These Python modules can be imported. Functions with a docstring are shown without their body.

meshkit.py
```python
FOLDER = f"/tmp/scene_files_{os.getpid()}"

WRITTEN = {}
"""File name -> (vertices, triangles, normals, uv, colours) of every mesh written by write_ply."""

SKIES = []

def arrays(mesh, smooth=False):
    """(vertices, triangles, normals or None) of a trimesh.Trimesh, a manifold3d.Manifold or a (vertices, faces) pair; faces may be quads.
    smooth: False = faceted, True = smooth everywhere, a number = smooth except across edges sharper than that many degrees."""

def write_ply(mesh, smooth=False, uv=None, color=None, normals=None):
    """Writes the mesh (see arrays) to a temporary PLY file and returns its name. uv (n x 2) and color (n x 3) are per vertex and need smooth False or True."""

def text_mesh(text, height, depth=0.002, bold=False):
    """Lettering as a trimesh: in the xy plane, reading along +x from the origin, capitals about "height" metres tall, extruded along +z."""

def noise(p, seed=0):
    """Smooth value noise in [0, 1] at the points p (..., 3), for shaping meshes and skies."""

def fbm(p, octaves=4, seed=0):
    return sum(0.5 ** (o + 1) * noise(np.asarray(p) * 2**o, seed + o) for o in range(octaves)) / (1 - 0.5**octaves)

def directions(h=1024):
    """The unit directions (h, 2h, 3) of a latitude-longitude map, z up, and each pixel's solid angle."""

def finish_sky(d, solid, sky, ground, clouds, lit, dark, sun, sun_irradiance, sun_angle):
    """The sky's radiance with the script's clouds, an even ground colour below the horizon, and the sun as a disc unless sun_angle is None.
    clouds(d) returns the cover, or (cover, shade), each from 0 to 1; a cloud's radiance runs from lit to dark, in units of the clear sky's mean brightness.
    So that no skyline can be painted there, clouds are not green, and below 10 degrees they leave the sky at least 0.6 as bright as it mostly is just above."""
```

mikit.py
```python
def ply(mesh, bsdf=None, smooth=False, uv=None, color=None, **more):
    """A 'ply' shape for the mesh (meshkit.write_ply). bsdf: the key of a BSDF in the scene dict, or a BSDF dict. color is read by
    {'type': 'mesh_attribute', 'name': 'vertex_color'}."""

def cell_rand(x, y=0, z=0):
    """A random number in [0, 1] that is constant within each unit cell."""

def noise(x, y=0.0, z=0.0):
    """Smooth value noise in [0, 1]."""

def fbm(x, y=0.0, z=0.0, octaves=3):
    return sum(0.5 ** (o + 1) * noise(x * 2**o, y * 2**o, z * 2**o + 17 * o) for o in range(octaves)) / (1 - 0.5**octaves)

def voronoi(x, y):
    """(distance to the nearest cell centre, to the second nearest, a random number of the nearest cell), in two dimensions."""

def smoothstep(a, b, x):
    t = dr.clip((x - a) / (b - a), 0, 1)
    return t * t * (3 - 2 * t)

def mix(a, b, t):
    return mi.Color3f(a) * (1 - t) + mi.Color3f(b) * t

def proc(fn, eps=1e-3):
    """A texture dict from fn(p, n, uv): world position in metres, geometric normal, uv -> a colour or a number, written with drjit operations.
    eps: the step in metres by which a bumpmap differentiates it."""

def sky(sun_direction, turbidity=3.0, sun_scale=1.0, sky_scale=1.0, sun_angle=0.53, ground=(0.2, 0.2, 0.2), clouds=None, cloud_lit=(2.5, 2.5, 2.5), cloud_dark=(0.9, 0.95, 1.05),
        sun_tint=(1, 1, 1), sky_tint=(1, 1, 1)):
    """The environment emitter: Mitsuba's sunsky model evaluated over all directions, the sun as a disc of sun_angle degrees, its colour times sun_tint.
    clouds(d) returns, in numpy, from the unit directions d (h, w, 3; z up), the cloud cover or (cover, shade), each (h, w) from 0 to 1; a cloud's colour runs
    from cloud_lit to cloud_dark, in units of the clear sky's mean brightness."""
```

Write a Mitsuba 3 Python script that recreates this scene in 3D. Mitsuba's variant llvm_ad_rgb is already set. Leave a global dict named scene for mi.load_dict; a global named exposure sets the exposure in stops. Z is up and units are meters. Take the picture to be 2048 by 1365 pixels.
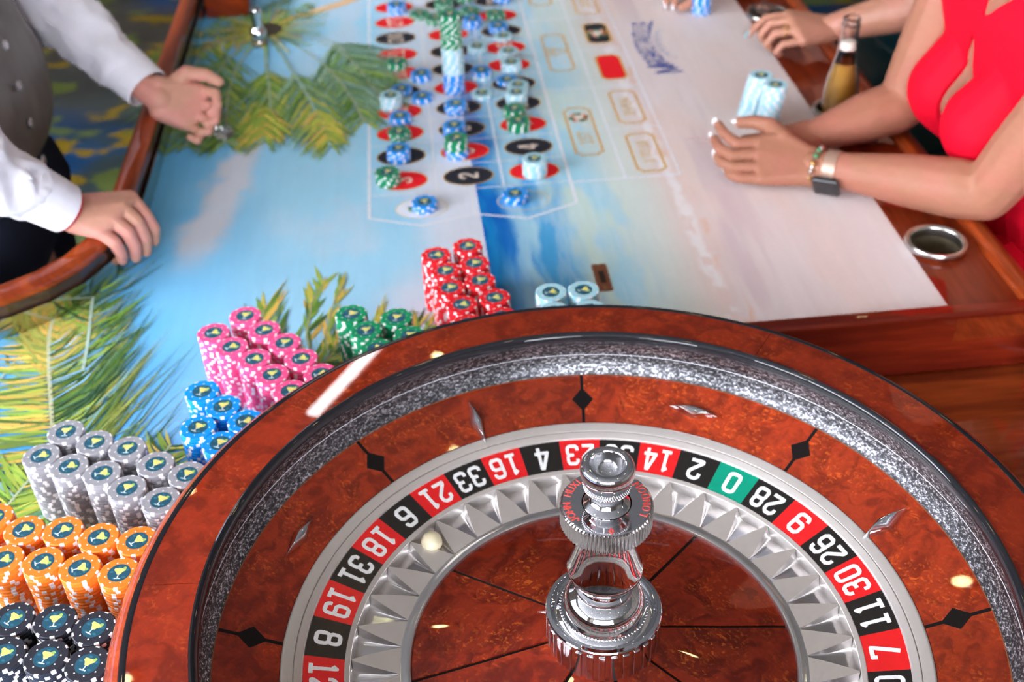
import math
import numpy as np, trimesh, shapely, mitsuba as mi, drjit as dr
from shapely.geometry import Polygon, LineString, Point, box as sbox
from shapely import affinity
import manifold3d as m3
import mikit, meshkit
from mikit import proc, noise, fbm, smoothstep, mix, cell_rand, voronoi

T = mi.ScalarTransform4f
PI = math.pi
scene, labels = {}, {}

# ------------------------------------------------------------------ camera, light, exposure
EYE = np.array([-0.07045107, -0.64230821, 0.83288103])
R_ = np.array([0.99928816, -0.02294406, -0.02994559])
U_ = np.array([0.0377249, 0.60776097, 0.79322344])
D_ = np.array([0.0, 0.79378849, -0.60819391])
scene['camera'] = {'type': 'thinlens', 'fov': math.degrees(2 * math.atan(1024 / 2284.1063)), 'fov_axis': 'x',
                   'aperture_radius': 0.0036, 'focus_distance': 1.0, 'near_clip': 0.05, 'far_clip': 60.0,
                   'to_world': T().look_at(origin=EYE.tolist(), target=(EYE + D_).tolist(), up=U_.tolist())}
exposure = -0.17
FLOOR, CEIL = -0.82, 2.35
X0, X1, Y0, Y1 = -3.6, 4.2, -4.0, 5.6
WINDOW_L, WINDOW_F = (21.0, 21.8, 24.0), (18.0, 18.7, 20.5)
LAMP = (62.0, 43.0, 20.0)
STRIP = (22.0, 21.0, 21.5)

# ------------------------------------------------------------------ the table's frame: a across, b away, z up
PHI, TX, TY, ZT = 0.0771, -0.1296, 0.9622, -0.062
CP, SP = math.cos(PHI), math.sin(PHI)


def tw(P):
    """table (a, b, z) -> world"""
    P = np.atleast_2d(np.asarray(P, float))
    return np.stack([TX + P[:, 0] * CP - P[:, 1] * SP, TY + P[:, 0] * SP + P[:, 1] * CP, P[:, 2]], 1)


def wt(x, y):
    """world -> table (a, b)"""
    dx, dy = x - TX, y - TY
    return dx * CP + dy * SP, -dx * SP + dy * CP


TABLE_M = T().translate([TX, TY, 0]).rotate([0, 0, 1], math.degrees(PHI))

# ------------------------------------------------------------------ helpers
used = {}


def key_for(name, parent=None):
    full = (parent + '__' if parent else '') + name
    n = used.get(full, -1) + 1
    used[full] = n
    return full if n == 0 else f'{full}_{n:03d}'


def tag(k, label=None, cat=None, group=None, kind=None):
    d = labels.setdefault(k, {})
    for a, b in (('label', label), ('category', cat), ('group', group), ('kind', kind)):
        if b:
            d[a] = b
    return k


def thing(name, label, cat, group=None, kind=None):
    return tag(key_for(name), label, cat, group, kind)


def obj(name, mesh, bsdf, parent=None, smooth=40, table=False, color=None, label=None, **more):
    k = key_for(name, parent)
    if isinstance(mesh, trimesh.Trimesh) and table:
        mesh = mesh.copy()
        mesh.vertices = tw(mesh.vertices)
    elif table:
        mesh = (tw(mesh[0]), mesh[1])
    scene[k] = mikit.ply(mesh, bsdf, smooth=smooth, color=color, **more)
    if label:
        tag(k, label)
    return k


def structure(name, mesh, bsdf, smooth=False, **more):
    k = obj(name, mesh, bsdf, smooth=smooth, **more)
    labels[k] = {'kind': 'structure'}
    return k


def cat(ms):
    return trimesh.util.concatenate(ms)


def bx(x0, x1, y0, y1, z0, z1):
    m = trimesh.creation.box(extents=(x1 - x0, y1 - y0, z1 - z0))
    m.apply_translation(((x0 + x1) / 2, (y0 + y1) / 2, (z0 + z1) / 2))
    return m


def from_manifold(M):
    q = M.to_mesh()
    return trimesh.Trimesh(np.array(q.vert_properties[:, :3], float), np.array(q.tri_verts), process=False)


def to_manifold(m):
    return m3.Manifold(m3.Mesh(np.asarray(m.vertices, np.float32), np.asarray(m.faces, np.uint32)))


def ball(p, r, n=12):
    return m3.Manifold.sphere(float(r), n).translate([float(v) for v in p])


def rbox(x0, x1, y0, y1, z0, z1, r, n=12):
    """box with rounded edges"""
    s = [ball((x, y, z), r, n) for x in (x0 + r, x1 - r) for y in (y0 + r, y1 - r) for z in (z0 + r, z1 - r)]
    return from_manifold(m3.Manifold.batch_hull(s))


def lathe(profile, n=96, a0=0.0, a1=2 * PI, caps=True):
    """revolve (r, z) points about z; closed all round when a1 - a0 is 2 pi"""
    P = np.asarray(profile, float)
    full = abs(a1 - a0 - 2 * PI) < 1e-9
    t = np.linspace(a0, a1, n, endpoint=not full)
    V = np.stack([P[None, :, 0] * np.cos(t)[:, None], P[None, :, 0] * np.sin(t)[:, None], np.broadcast_to(P[None, :, 1], (n, len(P)))], -1).reshape(-1, 3)
    k, F = len(P), []
    i = np.arange(n if full else n - 1)
    for j in range(k - 1):
        a, b = i * k + j, ((i + 1) % n) * k + j
        F += [np.stack([a, b, b + 1], 1), np.stack([a, b + 1, a + 1], 1)]
    F = np.vstack(F)
    m = trimesh.Trimesh(V, F, process=False)
    if not full and caps:
        pg = Polygon(P)
        v2, f2 = trimesh.creation.triangulate_polygon(pg, engine='earcut')
        for ang, flip in ((a0, False), (a1, True)):
            c = trimesh.Trimesh(np.stack([v2[:, 0] * math.cos(ang), v2[:, 0] * math.sin(ang), v2[:, 1]], 1), f2[:, ::-1] if flip else f2, process=False)
            m = cat([m, c])
    m.merge_vertices()
    m.update_faces(m.nondegenerate_faces())
    return m


def closed_lathe(profile, n=96, a0=0.0, a1=2 * PI):
    p = list(profile)
    if p[0] != p[-1]:
        p.append(p[0])
    return lathe(p, n, a0, a1)


def flat(poly, z=0.0, seg=None):
    """a shapely polygon as flat triangles at height z, facing up"""
    out = []
    for g in getattr(poly, 'geoms', [poly]):
        if g.is_empty or g.geom_type != 'Polygon':
            continue
        v, f = trimesh.creation.triangulate_polygon(g, engine='earcut')
        m = trimesh.Trimesh(np.c_[v, np.full(len(v), z)], f, process=False)
        m.update_faces(m.area_faces > 1e-10)
        if m.face_normals[:, 2].sum() < 0:
            m.invert()
        out.append(m)
    return cat(out)


def prism(poly, z0, z1):
    out = [trimesh.creation.extrude_polygon(g, z1 - z0, engine='earcut') for g in getattr(poly, 'geoms', [poly]) if g.geom_type == 'Polygon' and not g.is_empty]
    m = cat(out)
    m.apply_translation((0, 0, z0))
    return m


def srgb(r, g, b):
    c = np.array([r, g, b]) / 255.0
    return np.where(c <= 0.04045, c / 12.92, ((c + 0.055) / 1.055) ** 2.4)


class VC:
    """collects triangles with one colour each"""

    def __init__(self):
        self.v, self.f, self.c, self.n = [], [], [], 0

    def add(self, m, col):
        v, f = np.asarray(m.vertices), np.asarray(m.faces)
        self.v.append(v)
        self.f.append(f + self.n)
        self.c.append(np.broadcast_to(np.asarray(col, float), (len(v), 3)))
        self.n += len(v)
        return self

    def mesh(self):
        return trimesh.Trimesh(np.vstack(self.v), np.vstack(self.f), process=False), np.vstack(self.c)


def tube(points, r, sides=10, closed=False):
    p = np.asarray(points, float)
    n = len(p)
    t = np.roll(p, -1, 0) - np.roll(p, 1, 0) if closed else np.gradient(p, axis=0)
    t /= np.linalg.norm(t, axis=1, keepdims=True)
    a = np.cross(t, [0.02, 0.03, 1.0])
    a /= np.linalg.norm(a, axis=1, keepdims=True)
    b = np.cross(t, a)
    ang = np.arange(sides) * 2 * PI / sides
    rr = np.broadcast_to(r, (n,))[:, None, None]
    V = (p[:, None] + rr * (np.cos(ang)[None, :, None] * a[:, None] + np.sin(ang)[None, :, None] * b[:, None])).reshape(-1, 3)
    F = []
    for i in range(n if closed else n - 1):
        for j in range(sides):
            q, s = i * sides + j, i * sides + (j + 1) % sides
            u, w = ((i + 1) % n) * sides + j, ((i + 1) % n) * sides + (j + 1) % sides
            F += [[q, u, w], [q, w, s]]
    if not closed:
        V = np.vstack([V, p[0], p[-1]])
        e = n * sides
        for j in range(sides):
            F += [[e, j, (j + 1) % sides], [e + 1, (n - 1) * sides + (j + 1) % sides, (n - 1) * sides + j]]
    m = trimesh.Trimesh(V, F, process=False)
    if m.volume < 0:
        m.invert()
    return m


# ------------------------------------------------------------------ materials
def mat(k, d, two=True):
    scene[k] = {'type': 'twosided', 'b': d} if two else d
    return k


def rgb(c):
    return {'type': 'rgb', 'value': [float(v) for v in c]}


def principled(col, rough=0.5, spec=0.5, **more):
    return {'type': 'principled', 'base_color': col if isinstance(col, dict) else rgb(col), 'roughness': rough, 'specular': spec, **more}


def rot(p):
    return dr.atan2(p.y, p.x)


def burl(lo, mid, hi, scale, sectors=8, off=0.0):
    def fn(p, n, uv):
        s = dr.floor((rot(p) / (2 * PI) + off) * sectors)
        sh = cell_rand(s + 50.0, 3.0, 1.0)
        x, y, z = p.x * scale + sh * 31, p.y * scale - sh * 17, p.z * scale
        w = fbm(x * 0.7, y * 0.7, z * 0.7, 3)
        f = fbm(x * 1.3 + 4 * w, y * 1.3 + 4 * w, z, 4)
        g = fbm(x * 7 + 6 * f, y * 7 - 5 * f, z * 7, 3)
        c = mix(lo, mid, smoothstep(0.3, 0.62, f))
        spots = smoothstep(0.5, 0.8, g) * smoothstep(0.35, 0.75, w)
        c = mix(c, hi, 0.75 * spots)
        return c * (0.82 + 0.36 * sh) * (0.85 + 0.3 * g)
    return fn


def wood(fn):
    """lacquered wood: a clear mirror-smooth coat over the grain"""
    return {'type': 'plastic', 'diffuse_reflectance': proc(fn), 'int_ior': 1.5, 'nonlinear': True}


mat('m_rim_wood', wood(burl((0.34, 0.036, 0.011), (0.50, 0.062, 0.017), (0.70, 0.17, 0.028), 46.0, 3, 0.5 - 58.0 / 360)))
mat('m_cone_wood', wood(burl((0.31, 0.034, 0.010), (0.48, 0.064, 0.016), (0.74, 0.20, 0.032), 60.0, 8, 0.5 - 89.2 / 360)))
mat('m_disc_wood', wood(burl((0.24, 0.022, 0.008), (0.40, 0.045, 0.013), (0.74, 0.22, 0.032), 58.0, 8, 0.5 - 97.5 / 360)))


def straight_grain(lo, hi, along):
    def fn(p, n, uv):
        a, b = wt(p.x, p.y)
        u, v = (a, b) if along == 'a' else (b, a)
        g = fbm(u * 5, v * 60 + p.z * 60, p.z * 40, 4)
        h = fbm(u * 30, v * 300 + p.z * 200, 3.0, 2)
        return mix(lo, hi, smoothstep(0.25, 0.75, g)) * (0.85 + 0.3 * h)
    return fn


mat('m_side_wood', wood(straight_grain((0.52, 0.10, 0.04), (0.64, 0.15, 0.055), 'a')))
mat('m_rail_wood', wood(straight_grain((0.38, 0.062, 0.014), (0.58, 0.13, 0.026), 'b')))
mat('m_arm_wood', wood(straight_grain((0.30, 0.040, 0.012), (0.44, 0.075, 0.018), 'b')))
mat('m_board_wood', wood(straight_grain((0.24, 0.020, 0.008), (0.40, 0.045, 0.014), 'a')))
mat('m_shelf_wood', wood(straight_grain((0.30, 0.050, 0.014), (0.52, 0.12, 0.028), 'a')))
mat('m_black_gloss', {'type': 'plastic', 'diffuse_reflectance': rgb((0.012, 0.012, 0.015)), 'int_ior': 1.5})
mat('m_rail_inner', principled((0.035, 0.016, 0.010), 0.08, 0.6, clearcoat=1.0, clearcoat_gloss=0.97))
mat('m_rail_band', principled((0.50, 0.48, 0.42), 0.10, 0.5, metallic=1.0))
mat('m_black_inlay', principled((0.008, 0.006, 0.006), 0.3, 0.15))


def granite(p, n, uv):
    g = noise(p.x * 900, p.y * 900, p.z * 900)
    h = noise(p.x * 420 + 9, p.y * 420, p.z * 420)
    v = smoothstep(0.35, 0.85, 0.55 * g + 0.45 * h)
    return mix((0.03, 0.03, 0.033), (0.68, 0.69, 0.74), v * v + 0.10 * h)


mat('m_granite', principled(proc(granite), 0.36, 0.5, metallic=0.85))
mat('m_track_line', principled((0.55, 0.57, 0.62), 0.3, 0.5))
mat('m_satin', principled((0.64, 0.60, 0.57), 0.36, 0.5, metallic=0.6))
mat('m_satin_bright', principled((0.72, 0.70, 0.70), 0.14, 0.5, metallic=0.92))
mat('m_chrome', principled((0.72, 0.72, 0.74), 0.03, 0.5, metallic=1.0))
mat('m_steel', principled((0.60, 0.59, 0.57), 0.25, 0.5, metallic=1.0))
mat('m_brass', principled((0.45, 0.34, 0.16), 0.28, 0.5, metallic=0.9))
mat('m_cup_inside', principled((0.30, 0.25, 0.16), 0.35, 0.5, metallic=0.85))
mat('m_red_plate', principled((0.70, 0.012, 0.014), 0.25, 0.5))
mat('m_black_plate', principled((0.012, 0.010, 0.009), 0.25, 0.5))
mat('m_green_plate', principled((0.0, 0.25, 0.15), 0.25, 0.5))
mat('m_white_digit', principled((0.82, 0.82, 0.82), 0.35, 0.5))
mat('m_red_letter', principled((0.65, 0.05, 0.04), 0.35, 0.5))
mat('m_ivory', principled((0.78, 0.70, 0.47), 0.25, 0.5, clearcoat=0.5))
mat('m_vertex', principled({'type': 'mesh_attribute', 'name': 'vertex_color'}, 0.5, 0.35))
mat('m_print', principled({'type': 'mesh_attribute', 'name': 'vertex_color'}, 0.75, 0.2))
mat('m_dark_slot', principled((0.02, 0.008, 0.004), 0.5, 0.4))
mat('m_slot_wood', principled((0.17, 0.055, 0.022), 0.35, 0.5))
mat('m_glass', {'type': 'dielectric', 'int_ior': 1.5, 'ext_ior': 1.0}, False)
mat('m_beer', {'type': 'principled', 'base_color': rgb((0.90, 0.46, 0.08)), 'roughness': 0.08, 'spec_trans': 0.5, 'eta': 1.34}, False)


# ---- the cloth's print: sky, sea and beach
def cloth_fn(p, n, uv):
    a, b = wt(p.x, p.y)
    w = fbm(a * 9, b * 9, 1.0, 3)
    st = fbm(a * 46 + 2 * w, b * 5.5, 2.0, 4)       # streaks that run along b
    fine = fbm(a * 130, b * 14, 5.0, 3)
    sky = mix((0.10, 0.42, 0.74), (0.34, 0.66, 0.86), smoothstep(-0.53, -0.22, a + 0.10 * (w - 0.5)))
    sky = mix(sky, (0.06, 0.33, 0.74), 0.8 * smoothstep(-0.30, -0.52, b) * smoothstep(-0.33, -0.55, a))
    sky = mix(sky, (0.70, 0.76, 0.86), smoothstep(-0.16, -0.02, a + 0.12 * (w - 0.5)))
    # clouds
    ax = -0.362 - 0.10 * (b - 0.14) * -1.0
    ca = -0.364 - 0.15 * (0.14 - b)
    cd = dr.abs(a - ca) / (0.022 + 0.018 * w)
    inb = smoothstep(-0.24, -0.12, b) * smoothstep(0.30, 0.10, b)
    cl = smoothstep(1.5, 0.3, cd + 1.2 * (fbm(a * 28, b * 22, 7.0, 3) - 0.5)) * inb
    sky = mix(sky, (0.58, 0.60, 0.66), 0.9 * cl)
    cl2 = smoothstep(0.52, 0.75, fbm(a * 10 + 5, b * 6 + 3, 4.0, 4)) * smoothstep(-0.36, -0.2, a) * 0.5
    sky = mix(sky, (0.62, 0.68, 0.78), cl2)
    # sea
    t = a - 0.008 + 0.012 * b
    deep = mix((0.0, 0.13, 0.52), (0.0, 0.24, 0.62), smoothstep(0.35, 0.7, st))
    deep = mix(deep, (0.004, 0.12, 0.28), 0.75 * smoothstep(-0.14, -0.34, b) * smoothstep(0.04, 0.015, t))
    light = mix((0.06, 0.38, 0.74), (0.36, 0.64, 0.80), smoothstep(0.35, 0.68, st))
    sea = mix(deep, light, smoothstep(0.015, 0.085, t + 0.05 * (st - 0.5)))
    shallow = mix((0.36, 0.66, 0.80), (0.55, 0.73, 0.68), smoothstep(0.4, 0.65, fbm(a * 25, b * 9, 9.0, 3)))
    sea = mix(sea, shallow, smoothstep(0.07, 0.15, t + 0.06 * (st - 0.5)))
    sea = mix(sea, (0.56, 0.72, 0.82), 0.45 * smoothstep(0.0, 0.6, b) + 0.25 * smoothstep(0.5, 0.7, fine) * smoothstep(0.03, 0.1, t))
    sea = mix(sea, (0.62, 0.70, 0.66), smoothstep(0.16, 0.25, t + 0.05 * (w - 0.5)))
    # beach
    sand = mix((0.72, 0.59, 0.55), (0.71, 0.63, 0.63), smoothstep(0.35, 0.65, fbm(a * 8, b * 3, 3.0, 3)))
    sand = mix(sand, (0.57, 0.46, 0.50), 0.55 * smoothstep(0.55, 0.72, fbm(a * 30, b * 3.2, 8.0, 3)) * smoothstep(0.46, 0.38, a) * smoothstep(0.32, 0.36, a))
    sand = mix(sand, (0.66, 0.60, 0.60), smoothstep(0.42, 0.55, a) * 0.35)
    shore = a + 0.03 * (fbm(b * 12, a * 4, 1.5, 4) - 0.5) - 0.306 + 0.02 * b
    c = mix(sea, sand, smoothstep(-0.06, 0.012, shore))
    foam = smoothstep(0.016, 0.004, dr.abs(shore - 0.004)) * smoothstep(0.35, 0.6, fbm(a * 70, b * 34, 6.0, 3))
    c = mix(c, (0.80, 0.78, 0.78), 0.8 * foam)
    rust = smoothstep(0.012, 0.003, dr.abs(shore - 0.022)) * smoothstep(0.5, 0.75, fbm(a * 60, b * 20, 12.0, 3))
    c = mix(c, (0.70, 0.36, 0.17), 0.5 * rust)
    return dr.select(t > 0, c, sky) * (0.97 + 0.06 * fine)


mat('m_cloth', principled(proc(cloth_fn), 0.7, 0.25))


def carpet_fn(p, n, uv):
    a, b = wt(p.x, p.y)
    w = fbm(a * 3, b * 3, 0.0, 3)
    s = fbm(a * 5 + 3 * w, b * 14 + 2 * w, 1.0, 4)
    c = mix((0.035, 0.055, 0.060), (0.006, 0.050, 0.15), smoothstep(0.47, 0.66, fbm(a * 2.2 + 7, b * 3.4, 4.0, 3)))
    c = mix(c, (0.075, 0.060, 0.045), smoothstep(0.45, 0.65, fbm(a * 1.5, b * 1.3 + 4, 8.0, 2)) * 0.7)
    c = mix(c, (0.21, 0.14, 0.012), smoothstep(0.60, 0.72, fbm(a * 9 + 3, b * 13 + 5 * w, 2.0, 3)))
    c = mix(c, (0.12, 0.16, 0.03), 0.8 * smoothstep(0.60, 0.7, fbm(a * 7 + 1, b * 10 + 9, 5.0, 3)))
    return c * (0.6 + 0.8 * s)


mat('m_carpet', principled(proc(carpet_fn), 0.95, 0.1))
mat('m_wall', principled((0.26, 0.23, 0.20), 0.8, 0.2))
mat('m_ceiling', principled((0.26, 0.257, 0.26), 0.85, 0.2))
mat('m_frame', principled((0.10, 0.10, 0.11), 0.5, 0.4))


def skin(base, blush):
    def fn(p, n, uv):
        f = fbm(p.x * 28, p.y * 28, p.z * 28, 3)
        g = fbm(p.x * 160, p.y * 160, p.z * 160, 2)
        return mix(base, blush, smoothstep(0.35, 0.7, f)) * (0.95 + 0.1 * g)
    return fn


mat('m_skin', principled(proc(skin((0.335, 0.144, 0.088), (0.36, 0.141, 0.094))), 0.5, 0.25))
mat('m_skin_dealer', principled(proc(skin((0.52, 0.26, 0.18), (0.58, 0.25, 0.20))), 0.5, 0.25))
mat('m_skin_dark', principled(proc(skin((0.46, 0.21, 0.135), (0.50, 0.215, 0.15))), 0.45, 0.4))
mat('m_nail_white', principled((0.86, 0.84, 0.86), 0.15, 0.5, clearcoat=1.0))
mat('m_nail_teal', principled((0.25, 0.42, 0.45), 0.2, 0.5))
mat('m_shirt', principled(proc(lambda p, n, uv: mix((0.76, 0.75, 0.82), (0.84, 0.83, 0.89), fbm(p.x * 40, p.y * 40, p.z * 40, 3))), 0.8, 0.2))


def vest_fn(p, n, uv):
    return mix((0.10, 0.085, 0.075), (0.20, 0.19, 0.17), fbm(p.x * 30, p.y * 30, p.z * 14, 3))


mat('m_vest', principled(proc(vest_fn), 0.42, 0.45, sheen=0.4))
mat('m_trousers', principled((0.010, 0.014, 0.026), 0.8, 0.2))
mat('m_red_dress', principled((0.62, 0.0025, 0.020), 0.7, 0.12))
mat('m_teal_dress', principled((0.004, 0.030, 0.036), 0.4, 0.4))
mat('m_hair', principled((0.03, 0.018, 0.012), 0.5, 0.4))
mat('m_button', principled((0.62, 0.62, 0.64), 0.2, 0.5, metallic=0.6))
mat('m_red_cord', principled((0.55, 0.01, 0.03), 0.7, 0.2))
mat('m_gold', principled((0.75, 0.50, 0.18), 0.2, 0.5, metallic=1.0))
mat('m_silver', principled((0.72, 0.68, 0.64), 0.15, 0.5, metallic=1.0))
mat('m_mesh_band', principled((0.52, 0.34, 0.26), 0.4, 0.5, metallic=0.6))
mat('m_watch_glass', principled((0.012, 0.012, 0.014), 0.08, 0.6, clearcoat=1.0))
mat('m_gem', principled((0.02, 0.20, 0.07), 0.08, 0.6, clearcoat=1.0))
mat('m_stool', principled((0.012, 0.011, 0.011), 0.5, 0.4))
mat('m_wine', principled((0.02, 0.004, 0.010), 0.1, 0.5))

# ------------------------------------------------------------------ the room
structure('floor', bx(X0, X1, Y0, Y1, FLOOR - 0.1, FLOOR), 'm_carpet')
structure('ceiling', bx(X0 - .1, X1 + .1, Y0 - .1, Y1 + .1, CEIL, CEIL + 0.1), 'm_ceiling')


def wall(name, axis, at, lo, hi, holes, sign):
    """a wall in the plane axis = at, with window holes (u0, u1, z0, z1)"""
    pg = sbox(lo, FLOOR, hi, CEIL)
    for h in holes:
        pg = pg.difference(sbox(h[0], h[2], h[1], h[3]))
    m = prism(pg, 0, 0.1)
    v = m.vertices.copy()
    if axis == 'x':
        m.vertices = np.stack([at + sign * v[:, 2], v[:, 0], v[:, 1]], 1)
    else:
        m.vertices = np.stack([v[:, 0], at + sign * v[:, 2], v[:, 1]], 1)
    m.fix_normals()
    structure(name, m, 'm_wall')


def window(n, axis, at, u0, u1, z0, z1, sign, light, nu, nz):
    """daylight behind a frame with glazing bars"""
    def put(u_0, u_1, z_0, z_1, d0, d1):
        lo, hi = sorted((at + sign * d0, at + sign * d1))
        return bx(lo, hi, u_0, u_1, z_0, z_1) if axis == 'x' else bx(u_0, u_1, lo, hi, z_0, z_1)
    bars = [put(u0 + (u1 - u0) * i / nu - 0.025, u0 + (u1 - u0) * i / nu + 0.025, z0, z1, 0.0, 0.06) for i in range(nu + 1)]
    bars += [put(u0, u1, z0 + (z1 - z0) * i / nz - 0.025, z0 + (z1 - z0) * i / nz + 0.025, 0.0, 0.06) for i in range(nz + 1)]
    k = structure(f'window_{n}', cat(bars), 'm_frame')
    for i in range(nu):
        for j in range(nz):
            c = [u0 + (u1 - u0) * (i + .5) / nu, z0 + (z1 - z0) * (j + .5) / nz]
            hu, hz = (u1 - u0) / nu / 2 - 0.025, (z1 - z0) / nz / 2 - 0.025
            v = np.array([[-hu, -hz], [hu, -hz], [hu, hz], [-hu, hz]]) + c
            d = np.full(4, at + sign * 0.03)
            V = np.stack([d, v[:, 0], v[:, 1]], 1) if axis == 'x' else np.stack([v[:, 0], d, v[:, 1]], 1)
            F = np.array([[0, 1, 2], [0, 2, 3]])
            nn = np.cross(V[1] - V[0], V[2] - V[0])[0 if axis == 'x' else 1]
            if nn * sign > 0:
                F = F[:, ::-1]
            obj('pane', (V, F), 'm_wall', k, smooth=False, emitter={'type': 'area', 'radiance': rgb(light)})


WL = (-3.4, 1.2, 0.5, 2.1)
WF = (-2.4, 1.4, 0.3, 2.0)
wall('wall_left', 'x', X0, Y0, Y1, [WL], -1)
wall('wall_right', 'x', X1, Y0, Y1, [], 1)
wall('wall_front', 'y', Y0, X0, X1, [WF], -1)
wall('wall_back', 'y', Y1, X0, X1, [], 1)
window(1, 'x', X0, *WL, -1, WINDOW_L, 3, 2)
window(2, 'y', Y0, *WF, -1, WINDOW_F, 3, 2)
structure('baseboard_left', bx(X0, X0 + 0.02, Y0, Y1, FLOOR, FLOOR + 0.12), 'm_frame')
structure('baseboard_back', bx(X0, X1, Y1 - 0.02, Y1, FLOOR, FLOOR + 0.12), 'm_frame')

lamp_ring = closed_lathe([(0.030, 0.0), (0.045, 0.0), (0.045, -0.012), (0.038, -0.014), (0.030, -0.006)], 24)
lamp_disc = trimesh.creation.cylinder(0.030, 0.006, sections=16)
ring_d = mikit.ply(lamp_ring, 'm_steel', smooth=30)
disc_d = mikit.ply(lamp_disc, 'm_wall')
ORDL = ['first', 'second', 'third', 'fourth', 'fifth', 'sixth', 'seventh']
for i in range(6):
    for j in range(7):
        x, y = -2.6 + 1.05 * i, -2.6 + 1.05 * j
        k = thing('ceiling_lamp', f'recessed ceiling lamp, {ORDL[i]} from the left, {ORDL[j]} row from the front', 'lamp', 'recessed ceiling lamps')
        scene[k + '__ring'] = {**ring_d, 'to_world': T().translate([x, y, CEIL])}
        scene[k + '__lens'] = {**disc_d, 'to_world': T().translate([x, y, CEIL - 0.0035]), 'emitter': {'type': 'area', 'radiance': rgb(LAMP)}}
k = thing('ceiling_strip_light', 'long narrow white ceiling light behind the dealer', 'lamp')
for nm_, w_, z0_, z1_, mt_, em_ in (('housing', .045, CEIL - .03, CEIL, 'm_frame', None), ('tube', .028, CEIL - .042, CEIL - .030, 'm_wall', STRIP)):
    sx0, sy0, sx1, sy1 = -.70, 3.98, -1.08, 3.16
    dx_, dy_ = sx1 - sx0, sy1 - sy0
    g = bx(-math.hypot(dx_, dy_) / 2, math.hypot(dx_, dy_) / 2, -w_, w_, z0_, z1_)
    g.apply_transform(trimesh.transformations.rotation_matrix(math.atan2(dy_, dx_), (0, 0, 1)))
    g.apply_translation(((sx0 + sx1) / 2, (sy0 + sy1) / 2, 0))
    obj(nm_, g, mt_, k, smooth=False, **({'emitter': {'type': 'area', 'radiance': rgb(em_)}} if em_ else {}))

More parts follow.
